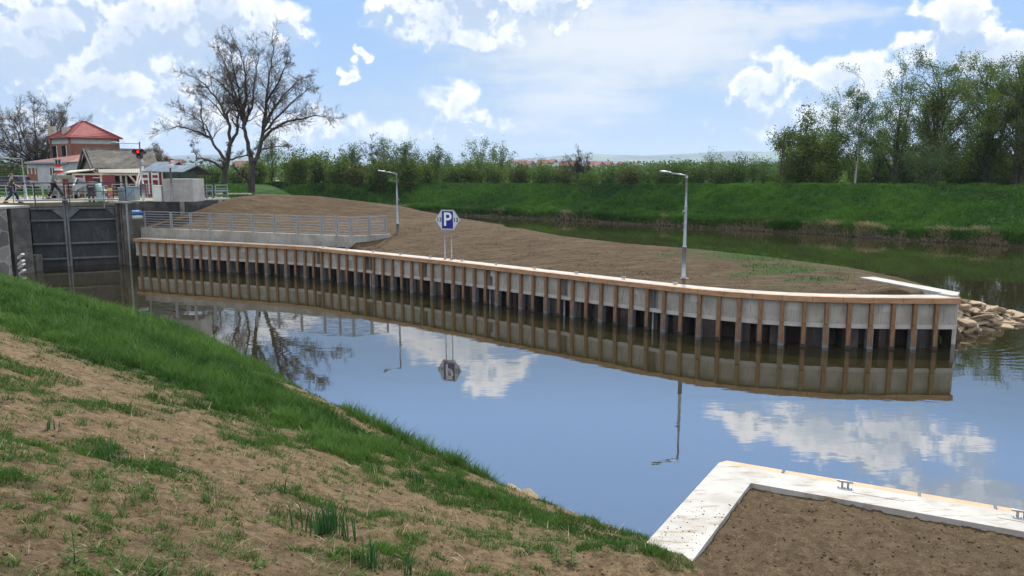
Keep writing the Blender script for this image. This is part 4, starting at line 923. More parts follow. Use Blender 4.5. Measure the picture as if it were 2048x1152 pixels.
# -- leafy trees
def leafy_tree(px,Yd,zb,topy,hw,kind,label,seed,group='trees beyond the embankment'):
    rnd=np.random.RandomState(seed); X0=(px-1024)/F*Yd; Ht=H+(342-topy)*Yd/F-zb; W_=hw*Yd/F; Ht*={'bush':.93,'loose':.90}.get(kind,.95)
    nm={'bush':'bush','birch':'birch_tree','willow':'willow_tree','poplar':'poplar_tree','loose':'leafy_tree','thin':'leafy_tree'}[kind]
    root=thing(nm,label,'bush' if kind=='bush' else 'tree',(X0,Yd,zb),0,group)
    r0=Ht*.017; L=[]; tp=.07
    if kind=='bush':
        for i in range(8):
            a=i*2.4; o=W_*math.sqrt((i+.5)/8)*.9; h_=Ht*(.98-.6*(o/W_)**2)*(.85+.2*rnd.rand()); L.append(([(0,0,0),(math.cos(a)*o*.5,math.sin(a)*o*.5,h_*.45),(math.cos(a)*o*.9,math.sin(a)*o*.8,h_*.9)],r0*.7,r0*.2))
        cfg=dict(levels=2,dens=.9,spread=1.,trop=.0); lf=(26,.25,.36,M['leaf_dark'])
    elif kind=='birch':
        L.append(([(0,0,-.3),(.1,0,Ht*.3),(.25,0,Ht*.65),(.4,0,Ht)],r0*.8,r0*.15))
        for i in range(18):
            a=i*2.4; h_=Ht*(.3+.62*i/18); o=W_*(1.05-.75*i/18); L.append(([(.2,0,h_),(math.cos(a)*o*.6,math.sin(a)*o*.6,h_+o*.5),(math.cos(a)*o,math.sin(a)*o,h_+o*.3)],r0*.22,r0*.06))
        cfg=dict(levels=2,dens=.9,spread=.7,trop=-.22); lf=(14,.16,.28,M['leaf_mid'])
    elif kind=='poplar':
        for q in range(2):
            L.append(([(q*.3,0,-.3),(.2+q*.7,0,Ht*.4),(.4+q*1.2,.3*q,Ht*(.98-.12*q))],r0*.8,r0*.15))
        for i in range(16):
            a=i*2.4; h_=Ht*(.22+.68*i/16); o=W_*(1.-.6*i/16); L.append(([(.25,0,h_),(math.cos(a)*o*.6,math.sin(a)*o*.6,h_+o*.8),(math.cos(a)*o,math.sin(a)*o,h_+o*1.7)],r0*.22,r0*.06))
        cfg=dict(levels=2,dens=.8,spread=.6,trop=.15); lf=(4,.16,.26,M['leaf_light'])
    elif kind=='willow':
        nt=4
        for i in range(nt):
            a=rnd.rand()*6; o=W_*(.15+.4*i/nt); L.append(([(math.cos(a)*.3,math.sin(a)*.3,-.3),(math.cos(a)*o*.5,math.sin(a)*o*.4,Ht*.35),(math.cos(a)*o,math.sin(a)*o,Ht*(.8-.05*i))],r0*1.,r0*.25))
        for i in range(26):
            a=i*2.4; h_=Ht*(.22+.68*i/26); o=W_*(1.-.45*max(0,i/26-.35)); st=Vector((0,0,h_*.8)); L.append(([st,(math.cos(a)*o*.6,math.sin(a)*o*.6,h_+o*.35),(math.cos(a)*o*.95,math.sin(a)*o*.95,h_+o*.45)],r0*.3,r0*.08))
        cfg=dict(levels=2,dens=.9,spread=.8,trop=.05); lf=(11,.17,.36,M['leaf_dark'])
    else:
        for i in range(3 if kind=='loose' else 2):
            a=rnd.rand()*6.3; o=W_*.3; L.append(([(0,0,-.3),(math.cos(a)*o*.4,math.sin(a)*o*.4,Ht*.35),(math.cos(a)*o,math.sin(a)*o,Ht*(.9-.1*i))],r0*.8,r0*.15))
        for i in range(12):
            a=i*2.4; h_=Ht*(.2+.6*i/12); o=W_*(1-.4*i/12); L.append(([(0,0,h_*.7),(math.cos(a)*o*.5,math.sin(a)*o*.5,h_),(math.cos(a)*o*.95,math.sin(a)*o*.9,h_+o*.6)],r0*.3,r0*.08))
        cfg=dict(levels=2,dens=.8,spread=.8,trop=.08); lf=(9 if kind=='loose' else 4,.18,.32,M['leaf_mid'] if kind=='loose' else M['leaf_light'])
    cfg['dens']*=min(1.2,8./Ht)
    segs,tips=grow(rnd,L,wig=.22,lenf=.6,minr=.012,**cfg)
    tubes([s for s in segs if s[4]==0],'trunk',M['bark_pale'] if kind=='birch' else M['bark'],root)
    if kind!='bush': tubes([s for s in segs if s[4]>0],'twigs',M['twig'],root)
    per,sz,sp,mt=lf; per=max(1,round({'willow':390,'bush':470,'birch':300,'poplar':170,'loose':380,'thin':200}[kind]*W_*Ht/max(len(tips),1)*(100/Yd)**.8))
    c=leaves(tips,rnd,per,sz*(Yd/100)**.7,sp*(1.3 if kind=='bush' else 1),mt,root,'crown')
    return root,c
G=[(1592,92,3.2,228,62,'bush','big rounded bush opening the grove beside the dead tree'),
 (1655,94,3.3,186,52,'thin','light tree with bare top shoots between the first grove bush and the birch'),
 (1640,90,3.2,262,60,'bush','dark shrub low under the light tree left of the birch'),
 (1703,90,3.6,163,58,'birch','drooping birch with a white trunk in the grove'),
 (1745,98,3.4,215,40,'thin','slim sparse tree between the birch and the tall pale poplar'),
 (1778,93,3.5,148,50,'poplar','tall pale see-through poplar in the middle of the grove'),
 (1800,101,3.2,240,60,'loose','middling tree behind the pale poplar'),
 (1868,90,3.5,117,92,'willow','tall dark tree, left one of the big crowns at the right'),
 (1955,94,3.5,112,96,'willow','broadest dark tree of the grove, its top the highest'),
 (2025,90,3.5,108,72,'willow','tall dark tree at the right edge of the picture'),
 (2062,84,3.6,215,62,'loose','brown-green tree cut by the right edge in front of the tall ones'),
 (2120,90,3.6,140,90,'willow','dark tree mostly outside the right edge'),
 (1845,86,3.9,285,48,'thin','thin low tree under the left big crown of the grove'),
 (1920,100,3.0,260,90,'bush','dark undergrowth bush below the broadest crown'),(1820,104,3.0,300,70,'bush','low green bush beneath the poplar'),(2010,101,3.0,270,90,'bush','shadowy bush at the foot of the rightmost big trees'),(1735,102,3.0,305,70,'bush','low bush behind the birch trunk')]
for i,a in enumerate(G):
    r_,c=leafy_tree(*a,seed=200+i)
    if i==10: c.data.materials[0]=M['leaf_olive']
HR=[(548,128,3.6,268,36,'thin','pale budding tree right behind the tallest bare tree'),(520,120,3.7,318,30,'bush','low bush between the two big bare trunks and the dark bushes'),
 (600,117,3.7,297,36,'bush','leftmost tall dark bush of the hedgerow'),(640,122,3.7,300,40,'bush','dark bush second from the bare trees'),(680,116,3.7,312,34,'bush','dark bush in the dip left of the first lamp'),
 (705,124,3.6,283,30,'loose','upright leafy shrub tree left of the pale trunk'),(715,115,3.7,335,26,'bush','small bright bush at the foot of the hedgerow left of the first lamp'),
 (775,121,3.6,275,34,'thin','feathery tree just left of the first lamp head'),(760,117,3.7,318,38,'bush','dark bush behind the pale thin trunk'),(812,118,3.6,278,34,'loose','feathery tree straight behind the first lamp'),(818,116,3.6,318,34,'bush','dark bush behind the first lamp'),
 (850,122,3.4,318,28,'bush','bush between the first lamp and the grey willow'),(876,126,3.4,292,30,'loose','round greyish tree right of the first lamp'),(905,120,3.3,335,26,'bush','low bush above the parking sign'),
 (940,120,3.2,322,26,'bush','bush left below the pale two-topped tree'),(963,124,3.2,277,40,'thin','pale two-topped tree in the centre of the hedgerow'),(1003,126,3.2,290,32,'thin','smaller pale tree leaning right from the two-topped one'),(985,119,3.2,330,34,'bush','dark bush under the pale two-topped tree'),
 (1040,122,3.0,329,28,'bush','bush right of the pale two-topped tree'),(1078,125,3.0,312,14,'thin','spindly small tree with a tuft on top before the red roofs'),(1085,120,3.0,333,30,'bush','bush under the spindly tree'),(1125,120,3.0,336,28,'bush','bush left of the round bare tree'),
 (1175,118,3.0,345,26,'bush','low bush in front of the round bare tree'),(1215,120,3.0,336,30,'bush','bush right of the round bare tree'),(1255,116,3.0,333,28,'bush','bush midway between the round bare tree and the second lamp'),(1290,115,3.1,328,30,'loose','light shrub left of the second lamp'),
 (1322,112,3.2,330,26,'bush','bush close left of the second lamp head'),(1352,110,3.3,322,28,'loose','olive shrub behind the second lamp head'),(1388,108,3.3,326,30,'bush','bush right of the second lamp head'),(1421,106,3.4,302,24,'thin','small tree with open top right of the second lamp'),
 (1440,108,3.4,330,28,'bush','bush right of the small open-topped tree'),(1470,105,3.4,316,28,'bush','dark bush in the middle between second lamp and dead tree'),(1500,104,3.4,313,22,'thin','pale twiggy shrub left of the dead tree'),(1522,103,3.5,320,24,'loose','shrub close left of the dead tree'),(1555,101,3.5,342,30,'bush','low bush at the foot of the dead tree'),(1240,126,3.,324,22,'loose','light shrub rising behind the low bushes near the centre')]
for i,a in enumerate(HR):
    r_,c=leafy_tree(*a,seed=300+i,group='hedgerow beyond the embankment')
    if a[5]=='bush' and a[0]>1030 or i in (6,13): c.data.materials[0]=M['leaf_mid'] if i%3 else M['leaf_olive']
for i,(px,Yd,ty,hw,lab) in enumerate([(330,105,338,36,'green bush behind the shelter roofs'),(395,118,345,46,'yellow-green bushes under the left bare tree'),(480,125,340,30,'bush seen between the two big bare trunks'),(20,112,330,70,'green bushes behind the parked cars'),(430,122,335,26,'bush directly behind the left bare tree\'s trunk')]):
    r_,c=leafy_tree(px,Yd,3.6,ty,hw,'bush',lab,seed=400+i,group='bushes behind the lock'); c.data.materials[0]=M['leaf_mid']
# distant woods: one mass
n=110000; a=np.radians(-42+84*R.rand(n)); r=150*np.exp(R.rand(n)**1.2*math.log(5.5)); x=np.sin(a)*r; y=np.cos(a)*r
cn=fbm(x*.03,y*.03,4,160); hh=np.where(cn>.42,(cn-.42)*22,0)+1.5; hh=hh*np.interp(r,[150,400,850],[.45,.7,1.2]); base=np.interp(r,[400,450,800,1000],[1.7,1.7,7,10.5])
k=(cn>.40)&(y>140); x,y,hh,r,base=x[k],y[k],hh[k],r[k],base[k]; z=base+hh*R.rand(len(x))**.6; rs=np.random.RandomState(5)
P_=np.stack([x,y,z],1); nn=rs.randn(len(x),3); nn/=np.linalg.norm(nn,axis=1)[:,None]; u=np.cross(nn,rs.randn(len(x),3)); u/=np.linalg.norm(u,axis=1)[:,None]; w_=np.cross(nn,u); s=(.22+.0022*r)[:,None]*(.5+.6*rs.rand(len(x)))[:,None]
V=np.stack([P_-u*s,P_+w_*s*.7,P_+u*s,P_-w_*s*.7],1).reshape(-1,3); o=mk('distant_woods',V,[np.arange(len(V)).reshape(-1,4)],M['leaf_mid']); fattr(o,'tint',np.repeat(rs.rand(len(x)),4)); tag(o,'distant woods and hedges filling the plain before the hills','woods',kind='stuff')

# far village
M['far_roof']=material('village_roof',(.22,.075,.045),(.17,.065,.045),.8,.2); M['far_wall']=material('village_wall',(.58,.55,.48),(.50,.47,.42),.8,.2); M['pane']=material('window_pane',(.02,.025,.03),None,.15)
def house(px,Yd,py_e,wd,dp,hgt,rz,label):
    z=H+(342-py_e)*Yd/F-hgt; X0=(px-1024)/F*Yd
    t=thing('village_house',label,'house',(X0,Yd,z),rz,'houses of the far village')
    MB().box(-wd/2,wd/2,-dp/2,dp/2,-8,hgt).build('wall',M['far_wall'],t)
    b=MB(); rh=dp*.42; o=.5; b.add([(-wd/2-o,-dp/2-o,hgt-.3),(wd/2+o,-dp/2-o,hgt-.3),(wd/2+o,dp/2+o,hgt-.3),(-wd/2-o,dp/2+o,hgt-.3),(-wd/2-o,0,hgt+rh),(wd/2+o,0,hgt+rh)],[(0,1,5,4),(2,3,4,5),(0,4,3),(1,2,5),(3,2,1,0)]); r_=b.build('roof',M['far_roof'],t)
    MB().box(wd*.2,wd*.2+.8,-.4,.4,hgt+rh*.5,hgt+rh+1.).build('chimney',M['far_wall'],r_)
    for k in (-.3,.0,.3): MB().box(wd*k-.6,wd*k+.6,-dp/2-.03,-dp/2+.1,hgt-2.6,hgt-1.1).build('window',M['pane'],t)
hs=[(1022,800,328),(1045,860,328),(1060,780,330),(1085,840,327),(1105,900,325),(1128,790,330),(1145,880,328),(1180,820,330),(1198,780,331),(1215,900,329),(1240,820,332),(1262,900,331),(1320,860,333),(345,700,325),(365,760,326),(490,640,331),(600,820,326),(1295,920,332)]
for i,(px,Yd,pe) in enumerate(hs):
    house(px,Yd,pe,8+R.rand()*4,8+R.rand()*2,5,R.randn()*.5,'far red-roofed house, %s from the left %s'%((['first','second','third','fourth','fifth','sixth','seventh','eighth','ninth','tenth','eleventh','twelfth','thirteenth','fourteenth'][sorted(q_[0] for q_ in hs if (q_[0]<700)==(px<700)).index(px)]),'among those behind the lock' if px<700 else 'of the village row below the hills'))

# ---------------------------------------------------------------- upper retaining wall and railing
RZ=2.28
rw=[at(281,455.2,RZ),at(703,472.4,RZ),at(782,468,RZ)]
wall=thing('retaining_wall','low smooth concrete retaining wall carrying the long railing above the quay','wall')
for nm,(a,b_),bz in (('front_face',(rw[0],rw[1]),1.66),('wing_face',(rw[1],rw[2]),1.2)):
    d=(b_-a).normalized(); nrm=Vector((-d.y,d.x,0)); th_=.26
    segsn=[0,.62,1] if nm=='front_face' else [0,1]
    for f0,f1 in zip(segsn[:-1],segsn[1:]):
        p=a.lerp(b_,f0)+d*(.004 if f0 else 0); q=a.lerp(b_,f1); off=Vector((0,0,bz-RZ))
        e1=nrm*th_
        if nm=='front_face' and f1==1: q=q-d*.0
        MB().prism([p+off,q+off,q+e1+off-(d*.12 if f1==1 and nm=='front_face' else d*0),p+e1+off+(d*.14 if nm=='wing_face' else d*0)],(0,0,RZ-bz)).build(nm,M['concrete'],wall)
MB().tube([(rw[1].x+.25,rw[1].y+.12,1.78),(rw[1].x+.15,rw[1].y-.02,1.78)],.05,10).build('drain_pipe',M['black'],wall)
rail=thing('railing','long galvanised railing of seven bars on the low concrete retaining wall','railing')
rx=[286.5,340,379,418.4,460,503,547,593.5,640.7,671.6,704,741.4,774.4]
def on_rw(px):
    for a,b_ in ((rw[0],rw[1]),(rw[1],rw[2])):
        k=(px-1024)/F
        # solve for point with X/depth = k  (depth=Y*CP+(H-z)*SP)
        dx,dy=b_.x-a.x,b_.y-a.y; den=dx-k*dy*CP; f=(k*(a.y*CP+(H-RZ)*SP)-a.x)/den
        if -.02<=f<=1.001 and not(px>704 and a is rw[0]): 
            d=(b_-a).normalized(); return a+(b_-a)*f+Vector((-d.y,d.x,0))*.13,d
    return rw[2],(rw[2]-rw[1]).normalized()
pp=[on_rw(x) for x in rx]
RH=1.02
for i in range(len(pp)-1):
    a,da=pp[i]; b_,db=pp[i+1]; d=(b_-a).normalized(); a2=a+d*.075; b2=b_-d*.075
    m=MB()
    for s_ in (a2,b2): m.beam(s_+Vector((0,0,.05)),s_+Vector((0,0,RH-.02)),.035,.035)
    for k in range(7):
        z=.09+(RH-.11)*k/6; m.beam(a2+Vector((0,0,z)),b2+Vector((0,0,z)),.034 if k<6 else .045,.034 if k<6 else .045)
    m.build('railing_panel',M['galv'],rail)
for i,(a,d) in enumerate(pp):
    m=MB(); m.beam(a+Vector((0,0,0)),a+Vector((0,0,RH)),.06,.06,up=d); m.beam(a,a+Vector((0,0,.012)),.16,.12,up=d); m.build('post',M['galv'],rail)

# ---------------------------------------------------------------- lamps
def street_lamp(p,label,h=4.05,arm=.62,rz=math.pi,cs=1):
    t=thing('street_lamp',label,'street lamp',p,0,'tiered lamp posts on the peninsula')
    MB().tube([(0,0,-.05),(0,0,1.2)],.078,14).build('lower_pole',M['galv'],t,True)
    MB().tube([(0,0,1.2),(0,0,1.24),(0,0,2.7),(0,0,2.72)],[.085,.062,.055,.055],14).build('middle_pole',M['galv'],t,True)
    MB().tube([(0,0,2.72),(0,0,2.74),(0,0,h)],[.06,.042,.036],14).build('upper_pole',M['galv'],t,True)
    a=MB(); a.tube([(0,0,h-.03),(-arm*.5,0,h+.02),(-arm,0,h+.06)],.03,10); a.tube([(0,0,h-.12),(0,0,h+.01)],.045,10); a.build('arm',M['galv'],t,True)
    b=MB(); 
    n=10; L=.44; v=[];f=[]
    prof=[(0,.03,.03),(.08,.07,.045),(.2,.115,.05),(.34,.11,.045),(.43,.05,.03)]
    for (x,w_,hh_) in prof:
        for k in range(n):
            q=2*math.pi*k/n; v.append((-arm-x+.03,math.cos(q)*w_,h+.075+x*.12+math.sin(q)*hh_*(1 if math.sin(q)>0 else .55)))
    for i in range(len(prof)-1):
        for k in range(n): f.append((i*n+k,i*n+(k+1)%n,(i+1)*n+(k+1)%n,(i+1)*n+k))
    f+=[tuple(range(n)),tuple(range((len(prof)-1)*n,len(prof)*n))[::-1]]; b.add(v,f); hd=b.build('lamp_head',M['galv'],t,True)
    MB().box(-arm-.33,-arm-.08,-.07,.07,h+.068,h+.076).build('lens',M['signgrey'],hd)
    MB().tube([(.03*cs,0,2.52),(.12*cs,0,2.52)],.06,10).build('socket_box',M['galv_d'],t,True)
    MB().box(-.17,.17,-.17,.17,-.05,.02,.005).build('base_plate',M['galv'],t)
    return t
l1=at(796,489,1.62); street_lamp(l1,'grey tiered lamp post standing on bare soil beside the end of the railing',h=4.02)
l2=at(1367,556,1.69); street_lamp(l2,'grey tiered lamp post nearest the viewer, on soil at the curving quay',h=3.92,cs=-1)

# ---------------------------------------------------------------- parking sign
def text_mesh(txt,size,mat,parent,loc,rz,name,thick=.004,bold=0.):
    cu=bpy.data.curves.new(name,'FONT'); cu.body=txt; cu.size=size; cu.extrude=thick; cu.align_x='CENTER'; cu.align_y='CENTER'; cu.offset=bold
    o=bpy.data.objects.new(name,cu); COL.objects.link(o); dg=bpy.context.evaluated_depsgraph_get(); me=bpy.data.meshes.new_from_object(o.evaluated_get(dg)); bpy.data.objects.remove(o)
    me.materials.clear(); me.materials.append(mat); q=bpy.data.objects.new(name,me); COL.objects.link(q); q.parent=parent; q.location=loc; q.rotation_euler=(math.pi/2,0,rz); return q
sa=wp(s_px(889)-.0,.45,TOP); 
ps=at(896.5,519.5,TOP); srz=-.42
sg=thing('parking_sign','hexagonal blue and white P 13 sign on two grey posts on the quay edge','sign',ps,srz)
Yd=ps.y; u=Yd/F
zt=H-(420-342)*Yd/F*1.0; SZ=lambda py:(atY(896,py,Yd).z-TOP)
zb_,zt_=SZ(459.5),SZ(420); zm=(zb_+zt_)/2; hw=24.4/2*u/math.cos(srz)*1.02; tipx=51/2*u/math.cos(srz)
b=MB(); b.prism([(-hw,-.03,zb_),(hw,-.03,zb_),(tipx,-.03,zm),(hw,-.03,zt_),(-hw,-.03,zt_),(-tipx,-.03,zm)],(0,.035,0)); b.build('sign_board',M['signgrey'],sg)
b=MB(); i_=.025; b.prism([(-hw+i_,-.037,zb_+.05),(hw-i_,-.037,zb_+.05),(hw-i_,-.037,zt_-.05),(-hw+i_,-.037,zt_-.05)],(0,.006,0)); bf=b.build('blue_panel',M['blue'],sg)
M['signwhite']=material('sign_white',(.70,.75,.78),None,.4)
text_mesh('P',.86,M['signwhite'],bf,(0.0,-.043,zm+.0),0,'letter',bold=.012)
for sgn in(-1,1): text_mesh('13',.26,M['black'],sg,(sgn*(hw+(tipx-hw)*.36),-.036,zm),0,'number',bold=.006)
b=MB(); 
for a_,c_ in (((-hw,zb_),(-tipx,zm)),((-tipx,zm),(-hw,zt_)),((-hw,zt_),(hw,zt_)),((hw,zt_),(tipx,zm)),((tipx,zm),(hw,zb_)),((hw,zb_),(-hw,zb_))): b.beam((a_[0],-.018,a_[1]),(c_[0],-.018,c_[1]),.032,.022)
b.build('rim',M['galv'],sg)
for x in (-.19,.16):
    b=MB(); b.tube([(x,.035,0),(x,.035,zt_-.1)],.024,10); q=b.build('post',M['galv'],sg,True)
    b=MB(); b.box(x-.08,x+.08,-.05,.12,0,.012); b.prism([(x-.07,.03,.012),(x+.07,.03,.012),(x,.03,.20)],(0,.01,0)); b.prism([(x-.005,-.04,.012),(x-.005,.11,.012),(x-.005,.035,.20)],(.01,0,0)); b.build('foot',M['galv'],q)

# ---------------------------------------------------------------- lock: walls, gate, footbridge
PZ=3.82
lw=thing('lock_wall','weathered old masonry wall of the lock on the left of the gate','wall')
a=at(4,553.5,0);b_=at(69.5,544.5,0); d=(b_-a).normalized(); nrm=Vector((-d.y,d.x,0)); far0=a-d*14
jx=at(27,550,0); jf=(jx-a).dot(d)
def wblock(name,p,q,th_,z0,z1,mat,par): 
    dd_=(q-p).normalized(); nn_=Vector((-dd_.y,dd_.x,0)); return MB().prism([Vector((v.x,v.y,z0)) for v in (p,q,q+nn_*th_,p+nn_*th_)],(0,0,z1-z0)).build(name,mat,par)
wblock('rubble_face',far0,a+d*(jf-.10),9,-1.5,PZ-.12,M['stonewall'],lw)
wblock('groove',a+d*(jf-.098)+nrm*.35,a+d*(jf+.148)+nrm*.35,8,-1.5,PZ-.12,M['darkstone'],lw)
wblock('ashlar_face',a+d*(jf+.15),b_,9,-1.5,PZ-.12,M['ashlar'],lw)
wblock('coping',far0-nrm*.04,b_-nrm*.04+d*.02,9.1,PZ-.118,PZ,M['concrete_top'],lw)
# gate
g0=at(80,534.3,0); g1=at(234,527.6,0); gd=(g1-g0).normalized(); gn=Vector((-gd.y,gd.x,0)); GL=(g1-g0).length; grz=math.atan2(gd.y,gd.x); print('gate len',GL)
gate=thing('lock_gate','dark grey steel lock gate with two leaves between the masonry piers','lock gate',(g0.x,g0.y,0),grz)
cx=GL*.385
tz=3.62
for x0,x1 in ((-.25,cx-.14),(cx+.14,GL+.1)):
    lf=MB().box(x0,x1,.22,.28,-1.,tz).build('leaf_plate',M['gate'],gate)
    for z in (.46,1.38,2.80): MB().box(x0,x1,.0,.22,z-.045,z+.045).build('crossbeam',M['gate_frame'],lf)
    b=MB(); b.box(x0,x1,-.02,.219,tz-.16,tz-.04)
    xa,sg_=(x1,-1) if x0<0 else (x0,1)
    b.prism([(xa,.02,tz-.16),(xa+sg_*.62,.02,tz-.16),(xa,.02,tz-.75)],(0,.06,0))
    if x0>0: b.prism([(x1-.05,.02,tz-.16),(x1-.45,.02,tz-.16),(x1-.05,.02,tz-.65)],(0,.06,0))
    b.build('top_beam',M['gate_frame'],lf)
MB().box(cx-.14,cx-.02,-.06,.22,-1.,tz+.45).build('mitre_post',M['gate_frame'],gate)
MB().box(cx+.02,cx+.14,-.06,.22,-1.,tz+.45).build('mitre_post',M['gate_frame'],gate)
# footbridge with dark handrail
fb=thing('footbridge','narrow steel footbridge with dark handrails on top of the lock gate','footbridge',(g0.x,g0.y,0),grz)
MB().box(-.9,GL+.35,-.35,.75,3.98,4.05).build('deck',M['galv_d'],fb)
gx_=lambda px:(atY(px,400,g0.y+.3)-Vector((g0.x,g0.y+.3,0))).x/gd.x
for yy,nm in ((-.32,'handrail'),):
    b=MB(); xl=gx_(44); xr=gx_(224)
    b.tube([(xl,yy,3.85),(xl,yy,4.9),(xl+.12,yy,5.02),(xl+.3,yy,5.05),(xr,yy,5.05)],.03,8); b.tube([(xl,yy,4.52),(xr,yy,4.52)],.022,8)
    b.build(nm,M['dark'],fb,True)
    for px in (77,124,131,187,224): x=gx_(px); MB().tube([(x,yy,3.5),(x,yy,5.05 if px<224 else 5.35)],.032,8).build('post',M['dark'] if px!=187 else M['galv_d'],fb,True)
MB().ell((gx_(224),-.32,5.42),(.07,.07,.09)).build('lantern',M['dark'],fb,True)
# brown pipe and white ladder steps in the corner
p=at(73,544,0)
q=b_+nrm*.35+d*.12; t=thing('rusty_pipe','rusty brown vertical fender pipe in the corner between left lock wall and gate','pipe',(q.x,q.y,0)); MB().tube([(0,0,.95),(0,0,2.75)],.13,12).build('shaft',material('rust',(.07,.032,.026),(.045,.022,.02),.85,4),t,True); MB().tube([(0,0,2.72),(0,0,2.8)],.15,12).build('collar',M['dark'],t,True)
MB().box(-.3,.3,.0,.6,-1,.95).build('footing',M['ashlar'],t)
st=thing('boat_ladder','white curved steps of a ladder rising from the water beside the gate','ladder',(q.x-.05,q.y-1.15,0))
for k,z in enumerate((.08,.42,.62,.98)):
    b=MB(); b.prism([(-.34,-.05,z-.12),(.0,-.05,z-.02),(.26,-.05,z+.2),(.3,-.05,z+.12),(.02,-.05,z-.14),(-.34,-.05,z-.2)],(0,.3,0)); b.build('step',M['white'],st)
MB().beam((.05,.1,-.6),(.12,.1,1.1),.05).build('side_rail',M['galv'],st)
# right pier
rp0=at(233,529,0); rp1=at(263.5,531,0); d=(rp1-rp0).normalized(); nrm=Vector((-d.y,d.x,0))
pier=thing('lock_pier','dark ribbed masonry pier on the right of the lock gate','pier')
Lp=(rp1-rp0).length; print('pier',Lp)
for nm,f0,f1,off,mt in (('groove',.0,.16,.5,'darkstone'),('rib',.16,.30,.0,'darkstone'),('groove',.30,.40,.4,'darkstone'),('rib',.40,.50,.08,'darkstone'),('groove',.50,.62,.35,'darkstone'),('ashlar_face',.62,1.,.0,'ashlar')):
    wblock(nm,rp0+d*Lp*f0+nrm*off+d*.002,rp0+d*Lp*f1+nrm*off,(.30 if f1==1. else 1.05-off),-1.5,PZ-.02,M[mt],pier)
gs=rp1+nrm*.0-d*.05; MB().box(-.03,.05,-.05,.05,-1.,PZ-.05).build('steel_guard',M['galv'],pier,loc=(gs.x,gs.y-.04,0))
wblock('coping',rp0-nrm*.05-d*.3,rp1-nrm*.05+d*.03,.36,PZ-.018,PZ+.10,M['concrete'],pier)
# side masonry between pier and retaining wall
sm=thing('side_wall','patched grey masonry between the lock pier and the concrete retaining wall','wall')
a=rp1+nrm*.34-d*.25; b_=Vector((rw[0].x+.15,rw[0].y+.35,0)); 
wblock('lower_face',a,b_+Vector((0,0,0)),1.6,-.8,2.75,M['ashlar'],sm)
dd_=(b_-a).normalized(); nn_=Vector((-dd_.y,dd_.x,0)); wblock('upper_face',a+nn_*.55,b_+nn_*.55,1.2,2.75,PZ-.05,M['ashlar'],sm)
tp=thing('tarpaulin_bundle','blue and white tarpaulin bundle lying on the masonry ledge beside the lock pier','tarpaulin',a.lerp(b_,.5)+nn_*.28+Vector((0,0,2.76)),math.atan2(dd_.y,dd_.x))
hl=(b_-a).length/2-.06
MB().tube([(-hl,0,.14),(-hl*.5,-.02,.15),(hl*.4,0,.14),(hl,0,.13)],[.15,.16,.155,.13],12).build('white_sheet',M['white'],tp,True)
MB().tube([(-hl,.03,.42),(-hl*.4,0,.40),(hl*.4,.02,.42),(hl,.03,.40)],[.15,.19,.17,.15],12).build('blue_sheet',material('blue_tarp',(.012,.13,.34),(.01,.10,.27),.5,3),tp,True)
# back lock wall
mw0=at(258,403,PZ); mw1=at(462,398,PZ); d=(mw1-mw0).normalized(); mw0.z=mw1.z=0
mw=thing('masonry_wall','blackened old masonry wall holding the lock yard above the sloping soil','wall'); wblock('stone_face',mw0,mw1,.8,.5,PZ-.05,M['darkstone'],mw); wblock('coping',mw0-Vector((0,.05,0)),mw1-Vector((0,.05,0)),.9,PZ-.048,PZ+.02,M['concrete'],mw)
for f in (.47,.86): 
    p=mw0.lerp(mw1,f); nn_=Vector((-d.y,d.x,0)); wblock('buttress',p-nn_*.12,p+d*.28-nn_*.12,.1,1.5,PZ-.06,M['concrete'],mw)
# paved yard
yard=MB(); yp=[Vector((g0.x-14,g0.y-.5,PZ)),Vector((g0.x-.9,g0.y+1.0,PZ)),Vector((mw0.x-.4,mw0.y+.4,PZ)),Vector((mw1.x,mw1.y+.4,PZ)),Vector((mw1.x-3,mw1.y+6,PZ)),Vector((g0.x-22,g0.y+14,PZ))]
b=MB(); b.prism([p-Vector((0,0,.25)) for p in yp],(0,0,.262)); o=b.build('yard_ground',material('yard_gravel',(.30,.27,.20),(.22,.20,.145),.9,2,.5,25,c3=(.07,.10,.03),s3=.35)); tag(o,'pale gravel yard around the lock','ground',kind='structure')

# galvanised railing sections in the yard
def gal_rail(name,pa,pb,h,nb,label,npost,grp='railing sections in the lock yard'):
    d=(pb-pa); L=d.length; rz=math.atan2(d.y,d.x); t=thing('railing',label,'railing',pa,rz,grp); b=MB()
    for k in range(nb): z=.12+(h-.14)*k/(nb-1); b.tube([(0,0,z),(L,0,z)],.018 if k<nb-1 else .025,6)
    b.build('bars',M['galv'],t)
    for k in range(npost+1): MB().beam((L*k/npost,0,0),(L*k/npost,0,h),.045,.045).build('post',M['galv'],t)
Yg=54.
G_=lambda px,Y:Vector(((px-1024)/F*(Y*CP+(H-PZ)*SP),Y,PZ+.01))
gal_rail('railing',G_(-40,51.5),G_(86,51.5),1.0,5,'grey railing behind the man in the green T-shirt',7)
gal_rail('railing',G_(88,51.8),G_(148,52),1.0,5,'grey railing behind the man in the grey T-shirt',4)
gal_rail('railing',G_(172,50.5),G_(216,50.7),1.02,6,'close-barred grey railing in front of the bending person',2)
gal_rail('railing',G_(226,56),G_(312,57),1.0,5,'thin grey railing behind the two switch cabinets',5)
gal_rail('railing',G_(392,51.6),G_(426,51.8),1.02,5,'double grey gate of bars right of the concrete kiosk',3)
gal_rail('railing',G_(432,51.8),G_(456,52.),1.02,5,'last grey railing panel before the soil slope',1)
